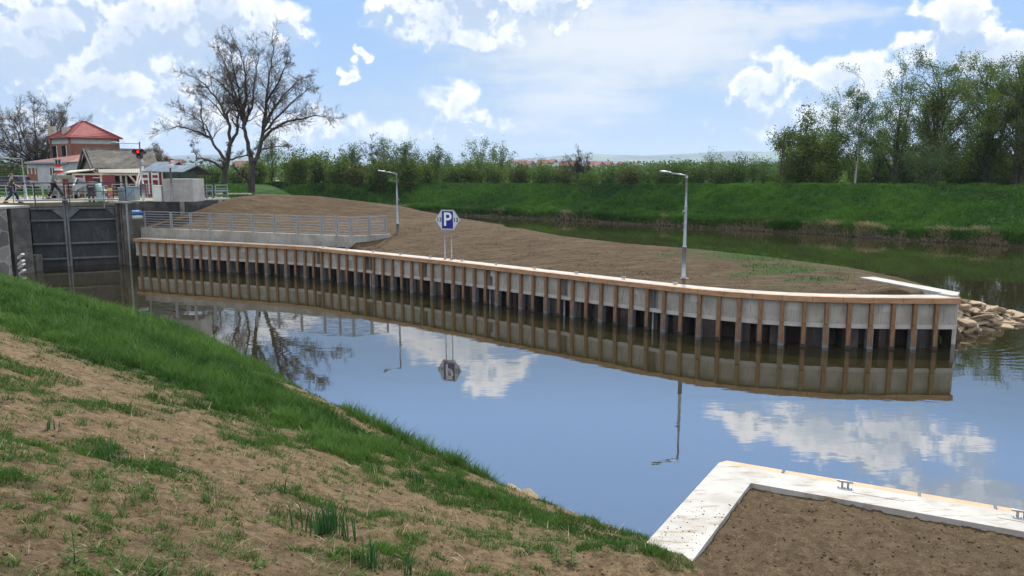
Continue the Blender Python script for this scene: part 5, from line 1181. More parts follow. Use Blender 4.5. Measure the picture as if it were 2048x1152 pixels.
# cabinets and kiosk
t=thing('switch_cabinet','grey street switch cabinet with a crossed front panel','cabinet',G_(262,50.8)); 
MB().box(-.72,-.28,-.2,.45,0,.86,.01).build('side_body',M['galv_d'],t); b=MB().box(-.278,.42,-.3,.40,.05,.9,.01).build('front_body',M['cab_grey'],t)
b2=MB(); [b2.beam((-.25,-.31,.1 if k else .85),(.39,-.31,.85 if k else .1),.012,.03,up=(0,1,0)) for k in(0,1)]; b2.build('pressed_cross',M['galv'],t); MB().box(-.3,.45,-.33,.42,.9,.95).build('lid',M['cab_grey'],t)
t=thing('cream_cabinet','pale cream electrical cabinet standing against the left of the concrete kiosk','cabinet',G_(318,50.)); MB().box(-.28,.26,-.2,.3,0,.98,.01).build('body',M['cab_white'],t); MB().box(-.2,.25,-.212,-.2,.06,.4).build('door',M['cab_white'],t); MB().box(-.3,.28,-.22,.32,.98,1.02).build('lid',M['cab_white'],t)
k0=G_(327,49.9);k1=G_(391,50.2)
t=thing('concrete_kiosk','boxy grey concrete kiosk in front of the shelter roofs','kiosk',k0); Lk=(k1-k0).length
MB().box(0,Lk,0,1.8,-.02,1.42,.01).build('body',M['kiosk'],t)
b=MB(); b.box(.46,.47,-.006,.01,.02,1.38); b.box(Lk*.67,Lk*.67+.012,-.006,.01,.3,1.38); b.box(.6,Lk*.67,-.006,.01,.66,.675); b.build('panel_joint',M['galv_d'],t)
t=thing('lamp_post','thin grey post with a white box lamp in front of the kiosk','lamp post',G_(345,49.6)); MB().tube([(0,0,0),(0,0,2.1)],.055,10).build('pole',M['galv_d'],t,True); MB().box(-.17,.17,-.1,.1,2.1,2.34,.03).build('lamp_box',M['white'],t); MB().tube([(0,0,2.34),(0,0,2.62)],.03,8).build('spigot',M['dark'],t,True); MB().box(-.02,.26,-.03,.03,2.6,2.66).build('bracket',M['dark'],t)
# traffic signal with lamp arm
tp_=G_(288,50.2); t=thing('signal_mast','tall mast with a red ship signal of black round hoods and a curved lamp arm','signal',tp_)
MB().tube([(0,0,0),(0,0,1.1)],.10,12).build('lower_pole',M['galv'],t,True); top=atY(279,284,50.2).z-PZ; lnx=atY(279,284,50.2).x-tp_.x
MB().tube([(0,0,1.1),(-.08,0,2.0),(lnx,0,top)],[.055,.05,.04],10).build('upper_pole',M['galv'],t,True)
zl=atY(281,304,50.2).z-PZ; xl=atY(281,304,50.2).x-tp_.x
b=MB()
for dx,dz in ((0,0),(-.22,.0),(.25,.0),(.02,-.28)): b.tube([(xl+dx,-.06,zl+dz),(xl+dx,-.34,zl+dz)],[.16,.17],14)
b.box(xl-.36,xl+.38,-.1,-.05,zl-.12,zl+.12); b.build('signal_hoods',M['black'],t,True)
em=bpy.data.materials.new('red_lamp'); em.use_nodes=True; tt_=NT(em.node_tree); e_=tt_.n('ShaderNodeEmission',ins={0:(1,.02,.02,1),1:1.6}); tt_.n('ShaderNodeOutputMaterial',ins={0:e_.outputs[0]})
MB().ell((xl,-.36,zl),(.085,.03,.085)).build('red_light',em,t,True)
MB().tube([(xl+.03,0,zl-.62),(xl+.03,0,zl-.42)],.09,10).build('white_band',M['white'],t,True)
la=atY(228,283,50.2); b=MB(); ax0=lnx; za=atY(279,288,50.2).z-PZ; b.tube([(ax0,0,za),(la.x-tp_.x+.25,0,za+.05)],.025,8); b.tube([(ax0+.02,0,za-.3),(ax0+.14,0,za-.32)],.03,6); b.build('arm',M['galv'],t,True)
MB().ell((la.x-tp_.x,0,za+.03),(.30,.14,.12)).build('lamp_head',M['galv_d'],t,True)
# left lamp
lp_=G_(54,52); t=thing('street_lamp','old street lamp with a long arm over the left edge of the picture','street lamp',lp_); zt2=atY(50,318,52).z-PZ
MB().tube([(0,0,0),(-.1,0,zt2)],[.06,.045],10).build('pole',M['galv'],t,True); le=atY(6,316,52); MB().tube([(-.1,0,zt2),(le.x-lp_.x+.2,0,zt2+.06)],.025,8).build('arm',M['galv'],t,True); MB().ell((le.x-lp_.x,0,zt2+.04),(.28,.14,.11)).build('lamp_head',M['galv_d'],t,True)
# mint machine, poster
t=thing('gate_winch','pale mint coloured gate drive housing behind the footbridge rail','gate drive',G_(203,50)); MB().box(-.16,.16,-.2,.2,0,.95,.02).build('column',material('mint',(.36,.50,.50),None,.5),t); MB().box(-.42,.0,-.22,.2,.75,1.12,.04).build('motor_box',bpy.data.materials['mint'],t); MB().ell((.28,-.1,.62),(.26,.14,.14)).build('hood',M['white'],t,True)
t=thing('poster_board','black framed board with yellow and red poster beside the footbridge end','poster',G_(222,49.3)); MB().box(-.20,.20,-.02,.03,.1,.92).build('frame',M['black'],t); MB().box(-.16,.16,-.03,-.021,.62,.88).build('yellow_sheet',material('poster_y',(.55,.42,.14),None,.6),t); b=MB().box(-.16,.16,-.03,-.021,.14,.60).build('red_sheet',material('poster_r',(.60,.30,.24),(.25,.05,.05),.6,6),t)
# lighthouse ornament
lh=G_(122,55); t=thing('toy_lighthouse','small ornamental lighthouse with red and white bands beside the wooden sign','lighthouse',lh); z0=0
zz=[atY(122,y,55).z-PZ for y in (365,352,347,341,335,329.5)]; zz[0]=0
for i in range(len(zz)-1):
    r0=.30-.012*i; MB().tube([(0,0,zz[i]+.001),(0,0,zz[i+1])],[r0,r0-.01],16).build('red_band' if i in(2,4) else 'white_band',material('light_red',(.45,.012,.015),None,.5) if i in(2,4) else M['white'],t,True)
zt3=atY(122,319,55).z-PZ; ln=MB().tube([(0,0,zz[-1]),(0,0,zt3-.06)],.19,8).build('lantern',M['pane'],t); b=MB(); [b.tube([(.2*math.cos(a),.2*math.sin(a),zz[-1]),(.2*math.cos(a),.2*math.sin(a),zt3-.05)],.018,5) for a in [k*math.pi/3 for k in range(6)]]; b.build('lantern_frame',M['white'],ln)
MB().tube([(0,0,zt3-.06),(0,0,zt3)],.25,12).build('roof',M['galv_d'],t); MB().tube([(0,0,zt3),(0,0,zt3+.25)],.02,6).build('finial',M['white'],t)
t=thing('wooden_sign','long weathered greenish board sign on a red post beside the toy lighthouse','sign',G_(133,54.2)); zs=atY(133,354,54.2).z-PZ; MB().box(-.52,.52,-.03,.03,zs-.14,zs+.12,.01).build('board',material('sign_board',(.20,.23,.17),(.13,.15,.11),.7,4),t); MB().box(-.2,.18,.04,.12,0,zs-.1).build('post',M['redboard'],t)
b=MB(); 
for k in range(9): b.box(-.44+k*.1,-.44+k*.1+.06,-.036,-.031,zs-.06,zs+.05)
# ---------------------------------------------------------------- house, annex, barn, stalls, shelters
def quadp(P,th_=(0,0,-.1)): return MB().prism(P,th_)
hc=atY(134,276.5,86);hr=atY(245,279,89.5);hl_=atY(92,278.6,88.9); ez=9.35
for p in(hc,hr,hl_): p.z=0
hb=hr+hl_-hc; cen=(hr+hl_)/2
hs_=thing('brick_house','two-storey brick house with red hipped roof behind the lock','house')
ins_=[p.lerp(cen,.13) for p in (hc,hr,hb,hl_)]
MB().prism([p+Vector((0,0,PZ-.3)) for p in ins_],(0,0,ez-.62-PZ+.3)).build('wall',M['brick'],hs_)
MB().prism([p.lerp(cen,-.006)+Vector((0,0,ez-.619)) for p in ins_],(0,0,.62)).build('frieze',M['render'],hs_)
for f in (0,1,3): 
    p=ins_[f]; MB().box(-.12,.12,-.12,.12,PZ,ez-.02).build('corner_pier',M['brick'],hs_,loc=p.lerp(cen,-.01),rz=.6)
apz=ez+(342-245)*88/F-(ez-5.75)
r1=cen+Vector((-.35,.3,0));r2=cen+Vector((.35,-.1,0)); E=[Vector((p.x,p.y,ez)) for p in (hc,hr,hb,hl_)]; r1.z=r2.z=apz
rf=MB(); rf.add(E+[r1,r2],[(0,1,5,4),(1,2,5),(2,3,4,5),(3,0,4),(3,2,1,0)]); rfo=rf.build('roof',M['roof_red'],hs_)
# tile courses and gutters as raised lines
def courses(par,a,b_,c,d_,n,mat,th_=.05):
    m=MB()
    for k in range(1,n): f=k/n; m.beam(a.lerp(d_,f)+Vector((0,0,.03)),b_.lerp(c,f)+Vector((0,0,.03)),.06,th_)
    m.build('tile_courses',mat,par)
M['roof_dark']=material('dark_red_trim',(.20,.022,.024),None,.6)  # deeper red for the raised tile courses and gutters
courses(rfo,E[0],E[1],r2,r1,11,M['roof_dark']); courses(rfo,E[3],E[0],r1,r1,11,M['roof_dark'])
m=MB(); [m.beam(E[i],E[(i+1)%4],.14,.12) for i in range(4)]; m.build('gutter',M['roof_dark'],rfo)
m=MB(); [m.beam(E[i]+Vector((0,0,.04)),(r1 if i in(0,3) else r2)+Vector((0,0,.04)),.13,.1) for i in range(4)]; m.beam(r1+Vector((0,0,.04)),r2+Vector((0,0,.04)),.13,.1); m.build('ridge_cap',M['roof_red'],rfo)
for px,py,Y in ((133,268,88),(105,266,90.5)):
    p=atY(px,py,Y); MB().box(-.32,.32,-.32,.32,-1.2,.75).build('chimney',material('chimney',(.40,.37,.31),(.30,.28,.24),.9,3),hs_,loc=p)
# windows on the left face
lf0,lf1=ins_[3],ins_[0]; dl=(lf1-lf0).normalized(); nl_=Vector((dl.y,-dl.x,0))
for f in (.22,.74):
    p=lf0.lerp(lf1,f)+nl_*.01; w1=MB().beam(p+Vector((0,0,6.9)),p+Vector((0,0,8.5)),.8,.12,up=dl).build('window',M['pane'],hs_)
    m=MB(); [m.beam(p+dl*s_*.42+nl_*.05+Vector((0,0,6.85)),p+dl*s_*.42+nl_*.05+Vector((0,0,8.55)),.09,.09) for s_ in(-1,1)]; m.beam(p-dl*.45+nl_*.05+Vector((0,0,6.85)),p+dl*.45+nl_*.05+Vector((0,0,6.85)),.1,.1); m.build('frame',M['white'],w1)
# annex
an=thing('white_annex','low white rendered annex with brown windows in front of the brick house','house')
a0=atY(53,325,80);a1=atY(137,325,78); a0.z=a1.z=0; dv=Vector((1.2,5.,0)); ez2=5.75+17*79/F
MB().prism([Vector((p.x,p.y,PZ-.2)) for p in (a0,a1,a1+dv,a0+dv)],(0,0,ez2-PZ+.2)).build('wall',M['render'],an)
pk=[Vector((a0.x-.3,a0.y-.3,ez2)),Vector((a1.x+.2,a1.y-.3,ez2)),Vector(((a1+dv).x,(a1+dv).y,ez2+.35)),Vector(((a0+dv).x,(a0+dv).y,ez2+.2)),Vector((a0.x*.25+a1.x*.75+.6,a0.y+3,ez2+.95))]
MB().add(pk,[(0,1,4),(1,2,4),(2,3,4),(3,0,4),(3,2,1,0)]).build('roof',material('old_red_roof',(.17,.05,.035),(.11,.05,.038),.7,2),an)
da=(a1-a0).normalized(); MB().beam(a0+da*.02+Vector((0,-.34,ez2-.05)),a1+Vector((0,-.34,ez2-.05)),.1,.16).build('fascia',M['galv'],an)
for px0,px1,y0,y1,mt in ((54,73,336,366,'brick'),(99,110,336.5,349,'pane')):
    f0=(px0-53)/84;f1=(px1-53)/84; p=a0.lerp(a1,f0)+Vector((0,-.03,0));q=a0.lerp(a1,f1)+Vector((0,-.03,0)); zt4=5.75+(342-y0)*79/F; zb4=5.75+(342-y1)*79/F
    w1=MB().prism([Vector((p.x,p.y,zb4)),Vector((q.x,q.y,zb4)),Vector((q.x,q.y,zt4)),Vector((p.x,p.y,zt4))],(0,.05,0)).build('window' if mt=='pane' else 'brown_door',M[mt],an)
    m=MB(); n_=3 if mt=='brick' else 2
    for k in range(n_+1 if mt=='pane' else n_): 
        f=(k/n_ if mt=='pane' else (.05,.45,.85)[k]); r_=p.lerp(q,f)+Vector((0,-.02,0)); m.beam(Vector((r_.x,r_.y,zb4+(.9 if mt=='brick' else 0))),Vector((r_.x,r_.y,zt4)),.10,.05)
    m.build('frame',M['white'],w1)
# barn
bn=thing('barn','old barn with a long mossy corrugated grey roof beside the brick house','barn')
ra=atY(170,297.5,72);rb_=atY(305,301,73); ea=atY(187,336,68);eb=atY(320,337,69); bk=Vector((-3.2,4.6,0)); ba=Vector((ra.x-1.9,ra.y+3.6,ea.z));bb=Vector((rb_.x-1.9,rb_.y+3.6,eb.z)); ba=atY(158,338,76)
def corrugated(P,Q_,R__,S,n,mat,name,par,amp=.03):
    v=[];f=[]
    for i in range(n+1):
        t_=i/n; a=P.lerp(Q_,t_);b2=S.lerp(R__,t_); nz=Vector((0,0,amp*(1 if i%2 else -1))); v+=[a+nz,b2+nz]
        if i: f.append((2*i-2,2*i,2*i+1,2*i-1))
    b0=len(v); v+=[x-Vector((0,0,.06)) for x in v]; f+=[tuple(b0+k for k in reversed(q)) for q in f]
    f+=[(0,1,b0+1,b0),(2*n,b0+2*n,b0+2*n+1,2*n+1)]+[(2*i,b0+2*i,b0+2*i+2,2*i+2) for i in range(n)]+[(2*i+1,2*i+3,b0+2*i+3,b0+2*i+1) for i in range(n)]
    return mk(name,v,f,mat,par)
corrugated(ea,eb,rb_,ra,96,M['asb'],'roof',bn,.035)
corrugated(ra+Vector((0,.02,0)),rb_+Vector((0,.02,0)),bb,ba,96,M['asb'],'back_roof',bn,.035)
MB().beam(ra+Vector((0,0,.06)),rb_+Vector((0,0,.06)),.2,.1).build('ridge_cap',M['asb'],bn)
gw=[ea.lerp(ra,.06)+Vector((.25,.1,-.1)),ra+Vector((.35,.1,-.25)),ba+Vector((.3,-.1,-.1))]; gl=[Vector((p.x,p.y,PZ)) for p in (gw[0],gw[2])]
MB().prism([gl[0],gw[0],gw[1],gw[2],gl[1]],(.25,.05,0)).build('gable_wall',material('ochre',(.24,.17,.105),(.17,.12,.075),.9,2,.3,10),bn)
MB().beam(ea+Vector((-.15,-.1,-.1)),ra+Vector((-.18,0,-.05)),.12,.2).build('verge_board',M['dark'],bn); MB().beam(ra+Vector((-.18,0,-.05)),ba+Vector((-.15,0,-.1)),.12,.3).build('verge_board',M['dark'],bn)
# lean-to with posts and red boards
l0=ea+Vector((-.3,-.2,-.12));l1_=atY(288,337,67.3);l2_=atY(283,345.5,65.);l3_=atY(196,345,65.)
lt=thing('lean_to','pale-roofed lean-to with white posts and red boards along the barn','lean-to')
corrugated(l3_,l2_,l1_,l0,50,material('pale_sheet',(.30,.28,.24),(.22,.205,.18),.85,2),'roof',lt,.015)
zf=l3_.z
MB().beam(l3_+Vector((0,.1,-.16)),l2_+Vector((0,.1,-.16)),.12,.14).build('wall_plate',M['boards'],lt)
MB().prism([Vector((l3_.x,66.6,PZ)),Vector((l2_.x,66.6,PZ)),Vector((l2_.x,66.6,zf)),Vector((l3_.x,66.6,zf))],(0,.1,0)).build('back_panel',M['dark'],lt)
for px0,px1,nm in ((244,286,'red_panel'),):
    p=atY(px0,360,65.9);q=atY(px1,360,65.9); MB().prism([Vector((p.x,65.9,PZ)),Vector((q.x,65.9,PZ)),Vector((q.x,65.9,zf-.1)),Vector((p.x,65.9,zf-.1))],(0,.05,0)).build(nm,M['redboard'],lt)
for px in (205,219,241,251,274): p=atY(px,350,65.1); MB().box(-.07,.07,-.07,.07,PZ,zf-.12).build('post',M['boards'],lt,loc=(p.x,65.15,0))
p=atY(258,348,65);q=atY(273,367,65); MB().beam(Vector((p.x,65,zf-.2)),Vector((q.x,65,q.z)),.1,.12).build('brace',M['boards'],lt)
for px,py in (((273,372),(281,332)),((276,370),(287,336))): pass
t=thing('leaning_planks','long pale planks leaning up against the lean-to by the signal mast','planks')
for (x0,x1) in ((272,282),(277,286)): p=atY(x0,372,62);q=atY(x1,333,63.5); MB().beam(p,q,.10,.05).build('plank',M['boards'],t)
# porch roof left of the lean-to
pr_=thing('porch','open porch with a thin slanting beige roof between annex and barn','porch')
P=[atY(128,345.5,62),atY(186,339,62.5),atY(190,337.5,66),atY(140,341,66)]; MB().prism(P,(0,0,-.08)).build('roof',M['boards'],pr_)
P=[atY(131,346.5,62.4),atY(184,341,63),atY(199,350.5,63),atY(133,350,62.4)]; MB().prism(P,(0,.1,0)).build('porch_shade_sheet',M['dark'],pr_)  # dark sheet painting in the shade below the porch roof
p=atY(188,350,63.5); MB().box(-.28,.28,-.2,.2,PZ,zf+.25).build('brick_pillar',M['brick'],pr_,loc=(p.x,63.5,0))
# red stall building
sb_=thing('red_stall','dark red timber stall with cream frames behind the silver car','stall'); y_=60.
p0=atY(149,350,y_);p1=atY(203,350,y_); zt5=atY(170,350,y_).z
MB().prism([Vector((p0.x,y_,PZ)),Vector((p1.x,y_,PZ)),Vector((p1.x,y_,zt5)),Vector((p0.x,y_,zt5))],(0,2,0)).build('wall',M['redboard'],sb_)
for px in (149.5,168.5,202): p=atY(px,350,y_); MB().box(-.06,.06,-.08,-.0,PZ,zt5+.05).build('frame_post',M['boards'],sb_,loc=(p.x,y_-.003,0))
MB().beam(Vector((p0.x-.1,y_-.06,zt5+.05)),Vector((p1.x+.1,y_-.06,zt5+.05)),.16,.12).build('top_rail',M['boards'],sb_)
p=atY(187,350,y_);q=atY(200,350,y_); w1=MB().box(p.x,q.x,y_-.03,y_-.003,zt5-.62,zt5-.2).build('window',M['pane'],sb_); m=MB(); [m.box(p.x-.04,q.x+.04,y_-.05,y_-.031,z_-.03,z_+.03) for z_ in (zt5-.62,zt5-.2)]; m.build('frame',M['white'],w1)
# half timbered stall under the first shelter
ht=thing('timber_stall','dark red stall with white timber crosspieces under the blue sheet roof','stall'); y_=58.5
p0=atY(285,345,y_);p1=atY(327,345,y_); zt6=atY(300,345,y_).z
MB().prism([Vector((p0.x,y_,PZ)),Vector((p1.x,y_,PZ)),Vector((p1.x,y_,zt6)),Vector((p0.x,y_,zt6))],(0,1.6,0)).build('wall',M['redboard'],ht)
for px in (297,304,317,325): p=atY(px,350,y_); MB().box(-.045,.045,-.06,0,PZ+(.2 if px!=304 else 0),zt6).build('frame_post',M['white'],ht,loc=(p.x,y_-.003,0))
for x0,x1,yy in ((286,297,358),(305,316,358),(286,297,347.5),(305,317,348)):
    p=atY(x0,yy,y_);q=atY(x1,yy,y_); MB().box(p.x,q.x,y_-.05,y_-.003,p.z-.08,p.z+.08).build('crosspiece',M['white'],ht)
# shelters
def shelter(label,aL,aR,apx_f,apx_b,Yf,Yb,zg=PZ,posts=()):
    t=thing('shelter',label,'shelter')
    Lf=atY(*aL,Yf);Rf=atY(*aR,Yf+.4);Af=atY(*apx_f,Yf);Ab=atY(*apx_b,Yb); sh_=Ab-Af; Lb=Lf+sh_; Rb=Rf+sh_
    corrugated(Lf,Lb,Ab,Af,26,M['blueroof'],'roof_slope',t,.012); corrugated(Rf,Rb,Ab,Af+Vector((0,0,0)),26,M['dark'],'roof_slope',t,.012)
    MB().prism([Lf+Vector((.1,.12,-.03)),Rf+Vector((-.1,.12,-.03)),Af+Vector((0,.12,-.1))],(0,.04,0)).build('gable_board',M['dark'],t)
    for (px,Y,f) in posts: p=atY(px,345,Y); MB().box(-.035,.035,-.035,.035,zg,(Lf.z+Rf.z)/2-.02).build('post',M['dark'],t,loc=(p.x,Y,0))
    return t
shelter('nearer shelter with a shiny blue-grey roof and black gable beside the kiosk',(366,343.5),(427,349.5),(394,330),(346,330),55,57.5,posts=((410,55.6,0),(425,55.5,0),(392,57.5,0)))
shelter('farther shelter with a shiny blue-grey roof over the red timber stall',(326,342.5),(372,337),(358,323),(312,323.5),58,60.5,posts=((328,58.4,0),))
t=thing('windbreak','dark green windbreak panel between the nearer shelter roof and the kiosk top','panel'); p=atY(328,345,53.5);q=atY(389,345,53.5); MB().box(p.x,q.x,53.5,53.55,atY(328,357,53.5).z,p.z+.02).build('sheet',material('green_net',(.015,.04,.03),(.01,.025,.02),.7,4),t); m=MB(); [m.box(x_-.03,x_+.03,53.44,53.5,PZ,p.z) for x_ in (p.x,(p.x+q.x)/2,q.x)]; m.build('frame',M['dark'],t)
t=thing('bench_table','low grey tarpaulin-covered table on the grass right of the shelter','table',G_(437,60)); MB().box(-.9,.7,-.5,.5,.42,.47).build('top',M['blueroof'],t); [MB().box(x_-.03,x_+.03,-.3,.3,0,.42).build('leg',M['dark'],t) for x_ in(-.7,.5)]
t=thing('stacked_boards','long low boards lying in the grass before the big tree','boards',G_(468,63)); MB().box(-1.3,1.3,-.4,.4,.05,.16).build('board_stack',M['boards'],t); MB().box(.2,1.9,-.3,.3,.0,.05).build('lower_board',M['dark'],t)

# ---------------------------------------------------------------- cars
def car(label,p,rz,colr,estate=False,nm='paint'):
    mt=material(nm,colr,None,.3,metal=.3); t=thing('parked_car',label,'car',p,rz,'cars parked by the lock')
    L=2.15; prof=[(-L,.35),(-L,.75),(-L+.15,.92),(-1.15,.98),(-.55,1.42),(.9 if not estate else 1.6,1.45),(1.55 if not estate else 2.0,1.0),(L-.03,.92),(L,.55),(L-.05,.3),(-L+.1,.28)]
    b=MB(); n=len(prof)
    secs=[(-.84,.96),(-.78,1.),(.78,1.),(.84,.96)]
    for yy,s_ in secs:
        for x,z in prof: 
            inn=1 if z<1.0 else .86
            b.v.append((x*s_,yy*inn,z if abs(yy)<.8 else z*.985))
    for i in range(len(secs)-1):
        for k in range(n): b.f.append((i*n+k,i*n+(k+1)%n,(i+1)*n+(k+1)%n,(i+1)*n+k))
    b.f+=[tuple(range(n))[::-1],tuple(range(3*n,4*n))]
    b.build('body',mt,t)
    for s_ in(-1,1): 
        e=.85 if not estate else 1.5
        w1=MB().prism([(-1.0,s_*.735,1.02),(1.35 if not estate else 1.8,s_*.735,1.02),(e,s_*.725,1.36),(-.55,s_*.725,1.36)],(0,s_*.012,0)).build('side_window',M['pane'],t)
    MB().prism([(-1.13,-.62,1.01),(-1.13,.62,1.01),(-.60,.58,1.39),(-.60,-.58,1.39)],(-.02,0,.02)).build('windscreen',M['pane'],t)
    xe=1.52 if not estate else 1.98; MB().prism([(xe+.03,-.6,1.04),(xe+.03,.6,1.04),(xe-.5 if not estate else xe-.3,.56,1.38),(xe-.5 if not estate else xe-.3,-.56,1.38)],(.02,0,.02)).build('rear_window',M['pane'],t)
    for x in(-1.3,1.3):
        for s_ in(-1,1):
            w1=MB().tube([(x,s_*.62,.32),(x,s_*.86,.32)],.32,18).build('wheel',M['black'],t); MB().tube([(x,s_*.85,.32),(x,s_*.872,.32)],.2,12).build('rim',M['galv'],w1)
    for s_ in(-1,1):
        MB().box(-L-.01,-L+.08,s_*.62-.15,s_*.62+.15,.66,.8,.02).build('headlight',M['white'],t)
        MB().box(L-.08,L+.01,s_*.66-.12,s_*.66+.12,.7,.86,.02).build('tail_light',M['redboard'],t)
    return t
car('dark grey estate car parked at the left edge behind the walking man',G_(6,76),.25,(.045,.047,.052),True,'paint_dark')
car('white car parked between the man in green and the annex',G_(44,80),2.7,(.42,.44,.47),False,'paint_white')
car('silver car parked with raised windscreen facing the footbridge',G_(143,56.5),-1.35,(.14,.15,.16),False,'paint_silver')
# ---------------------------------------------------------------- people (one continuous skinned body each)
def skinmesh(name,V,Ed,rad,mat,parent,sub=2,root=0):
    me=bpy.data.meshes.new(name); me.from_pydata(V,Ed,[]); me.update(); o=bpy.data.objects.new(name,me); COL.objects.link(o)
    m=o.modifiers.new('skin','SKIN'); s=o.modifiers.new('sub','SUBSURF'); s.levels=sub; s.render_levels=sub
    sv=me.skin_vertices[0].data
    for i,r in enumerate(rad): sv[i].radius=(r,r) if not hasattr(r,'__len__') else r; sv[i].use_root=(i==root)
    dg=bpy.context.evaluated_depsgraph_get(); m2=bpy.data.meshes.new_from_object(o.evaluated_get(dg)); bpy.data.objects.remove(o)
    m2.materials.clear(); m2.materials.append(mat); m2.polygons.foreach_set('use_smooth',[True]*len(m2.polygons))
    q=bpy.data.objects.new(name,m2); COL.objects.link(q); q.parent=parent; return q
SK=material('skin',(.42,.24,.17),None,.6)
def person(label,p,rz,shirt,trous,hairc,pose,shoe=(.05,.03,.02)):
    t=thing('person',label,'person',p,rz); t.scale=(1.12,1.18,1.0); J=pose  # joints dict, x forward
    names=list(J); ix={k:i for i,k in enumerate(names)}
    E_=[('pelvis','belly'),('belly','chest'),('chest','neck'),('neck','chin'),('chin','head'),('head','crown')]
    for s_ in 'lr': E_+= [('chest','sh'+s_),('sh'+s_,'el'+s_),('el'+s_,'wr'+s_),('wr'+s_,'pm'+s_),('pelvis','hp'+s_),('hp'+s_,'kn'+s_),('kn'+s_,'an'+s_),('an'+s_,'to'+s_)]
    rd={'pelvis':.13,'belly':.125,'chest':.14,'neck':.055,'chin':.065,'head':.10,'crown':.075}
    for s_ in 'lr': rd.update({'sh'+s_:.062,'el'+s_:.043,'wr'+s_:.03,'pm'+s_:.036,'hp'+s_:.09,'kn'+s_:.06,'an'+s_:.042,'to'+s_:.04})
    V=[J[k] for k in names]; Ed=[(ix[a],ix[b]) for a,b in E_]; fing=[]
    for s_ in 'lr':
        w0=Vector(J['wr'+s_]);pm=Vector(J['pm'+s_]);dv_=(pm-w0).normalized(); sd_=dv_.cross(Vector((1,0,0))).normalized()
        for k in range(5):
            off=(k-2)*.017; base=pm+sd_*off; L=(.055,.075,.08,.072,.055)[k] if k else .05; dd=dv_ if k else (dv_+sd_*-1.).normalized()
            V.append(tuple(base+dd*L*.6)); V.append(tuple(base+dd*L+Vector((.012,0,0)))); i=len(V)-2; Ed+=[(ix['pm'+s_],i),(i,i+1)]; fing+=[.010,.008]
    body=skinmesh('body',V,Ed,[rd[k] for k in names]+fing,SK,t,2,ix['pelvis'])
    hd=Vector(J['head']); f=(1,0,0)
    nb=['pelvis','belly','chest','neckb','shl','shr','ell2','elr2']; mid=lambda a,b,k:tuple(Vector(J[a]).lerp(Vector(J[b]),k))
    V=[J['pelvis'],J['belly'],J['chest'],mid('chest','neck',.75),J['shl'],J['shr'],mid('shl','ell',.75),mid('shr','elr',.75)]
    skinmesh('shirt',V,[(0,1),(1,2),(2,3),(2,4),(2,5),(4,6),(5,7)],[.155,.152,.165,.07,.085,.085,.068,.068],material('shirt_cloth',shirt,tuple(x*.8 for x in shirt),.9,8,.2),t,2,1)
    V=[mid('pelvis','belly',.3),J['hpl'],J['hpr'],J['knl'],J['knr'],mid('knl','anl',.92),mid('knr','anr',.92)]
    skinmesh('trousers',V,[(0,1),(0,2),(1,3),(2,4),(3,5),(4,6)],[.15,.115,.115,.078,.078,.062,.062],material('trouser_cloth',trous,tuple(x*.75 for x in trous),.9,8,.2),t,2,0)
    hm=material('hair_col',hairc,None,.8); up_=(Vector(J['crown'])-Vector(J['chin'])).normalized()
    c=hd+up_*.035-Vector((.02,0,0)); MB().ell(c,(.108,.09,.10),12,8).build('hair',hm,t,True)
    # nose and ears shape the head
    m=MB(); m.ell(hd+Vector((.105,0,-.02)),(.02,.014,.022),6,5); m.ell(hd+Vector((0,.095,-.01)),(.022,.012,.032),6,5); m.ell(hd+Vector((0,-.095,-.01)),(.022,.012,.032),6,5); m.build('ears_and_nose',SK,t,True)
    m=MB(); [m.ell(hd+Vector((.098,s_*.035,.012)),(.008,.012,.007),6,5) for s_ in(-1,1)]; m.build('eyes',M['black'],t,True)
    for s_ in 'lr': a=Vector(J['an'+s_]);b2=Vector(J['to'+s_]); MB().ell(a.lerp(b2,.45)-Vector((0,0,.02)),(.14,.05,.05),10,6).build('shoe',material('shoe_leather',shoe,None,.6),t,True)
    return t
walk={'pelvis':(0,0,.95),'belly':(.01,0,1.12),'chest':(.02,0,1.33),'neck':(.03,0,1.50),'chin':(.05,0,1.56),'head':(.06,0,1.65),'crown':(.05,0,1.71),
 'shl':(.02,.19,1.42),'ell':(-.12,.26,1.16),'wrl':(-.02,.25,.93),'pml':(.03,.24,.85),'shr':(.02,-.19,1.42),'elr':(.10,-.26,1.15),'wrr':(.28,-.2,1.0),'pmr':(.35,-.18,.97),
 'hpl':(0,.09,.88),'knl':(.20,.10,.50),'anl':(.30,.10,.09),'tol':(.45,.11,.04),'hpr':(0,-.09,.88),'knr':(-.08,-.10,.48),'anr':(-.38,-.10,.14),'tor':(-.28,-.11,.03)}
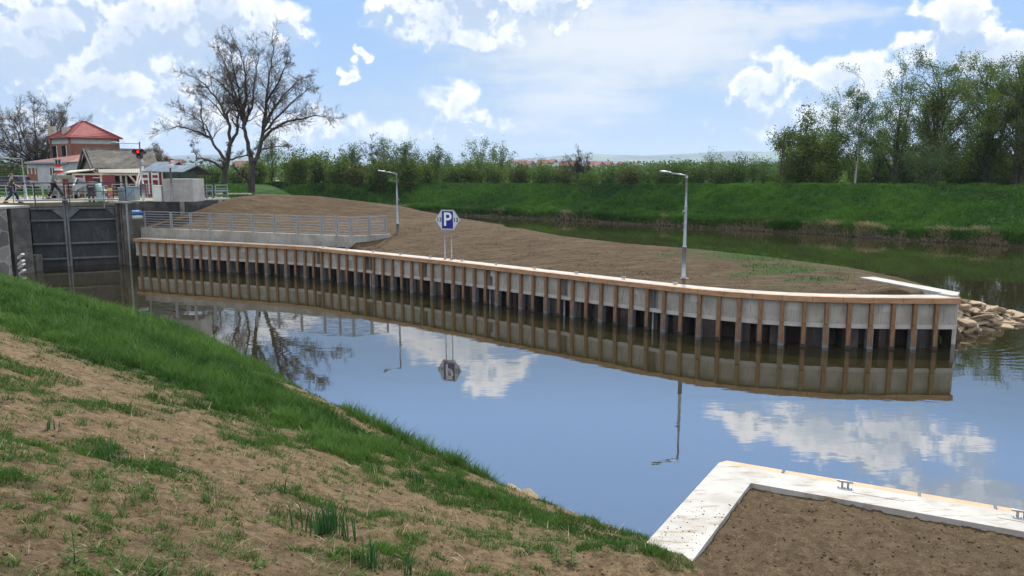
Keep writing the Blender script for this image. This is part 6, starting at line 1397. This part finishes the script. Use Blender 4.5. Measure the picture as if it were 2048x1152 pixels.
stride=dict(walk); stride.update({'chest':(.07,0,1.30),'neck':(.12,0,1.46),'chin':(.16,0,1.52),'head':(.19,0,1.60),'crown':(.20,0,1.66),'knl':(.24,.1,.5),'anl':(.42,.1,.09),'tol':(.56,.1,.04),'knr':(-.10,-.1,.5),'anr':(-.30,-.1,.12),'elr':(.16,-.25,1.12),'wrr':(.34,-.18,.98),'pmr':(.40,-.16,.93),'shl':(.07,.19,1.39),'shr':(.07,-.19,1.39)})
bend=dict(walk); bend.update({'belly':(.12,0,1.04),'chest':(.30,0,1.16),'neck':(.46,0,1.20),'chin':(.52,0,1.18),'head':(.60,0,1.16),'crown':(.66,0,1.16),'shl':(.34,.19,1.18),'shr':(.34,-.19,1.18),'ell':(.42,.24,.92),'wrl':(.5,.2,.7),'pml':(.54,.18,.62),'elr':(.42,-.24,.92),'wrr':(.5,-.2,.7),'pmr':(.54,-.18,.62),'knl':(.04,.1,.5),'anl':(0,.1,.09),'tol':(.14,.11,.04),'knr':(.04,-.1,.5),'anr':(0,-.1,.09),'tor':(.14,-.11,.04)})
person('man walking away in a dark green T-shirt and blue jeans on the left lock wall',G_(26,47.2),math.radians(38),(.012,.05,.04),(.012,.022,.09),(.10,.06,.04),walk,(.12,.05,.02))
person('man striding to the right in a grey T-shirt and black trousers over the gate',Vector((G_(111,48.).x,48.,4.06)),math.radians(12),(.13,.15,.17),(.012,.012,.015),(.03,.02,.015),stride)
person('person bending forward in a purple-grey jacket behind the gate railing',G_(183,49.6),math.radians(95),(.085,.085,.115),(.06,.065,.085),(.03,.02,.015),bend)

# ---------------------------------------------------------------- air
hzv=MB().box(-9000,9000,-400,11200,-3,330).build('haze',None); hm=bpy.data.materials.new('haze'); hm.use_nodes=True; t=NT(hm.node_tree)
pv=t.n('ShaderNodeVolumePrincipled',ins={'Color':(.62,.76,.96,1),'Density':.000112,'Anisotropy':.2}); t.n('ShaderNodeOutputMaterial',ins={1:pv.outputs[0]}); hzv.data.materials.append(hm)
tag(hzv,'thin blue air haze over the far plain and hills','haze',kind='stuff')
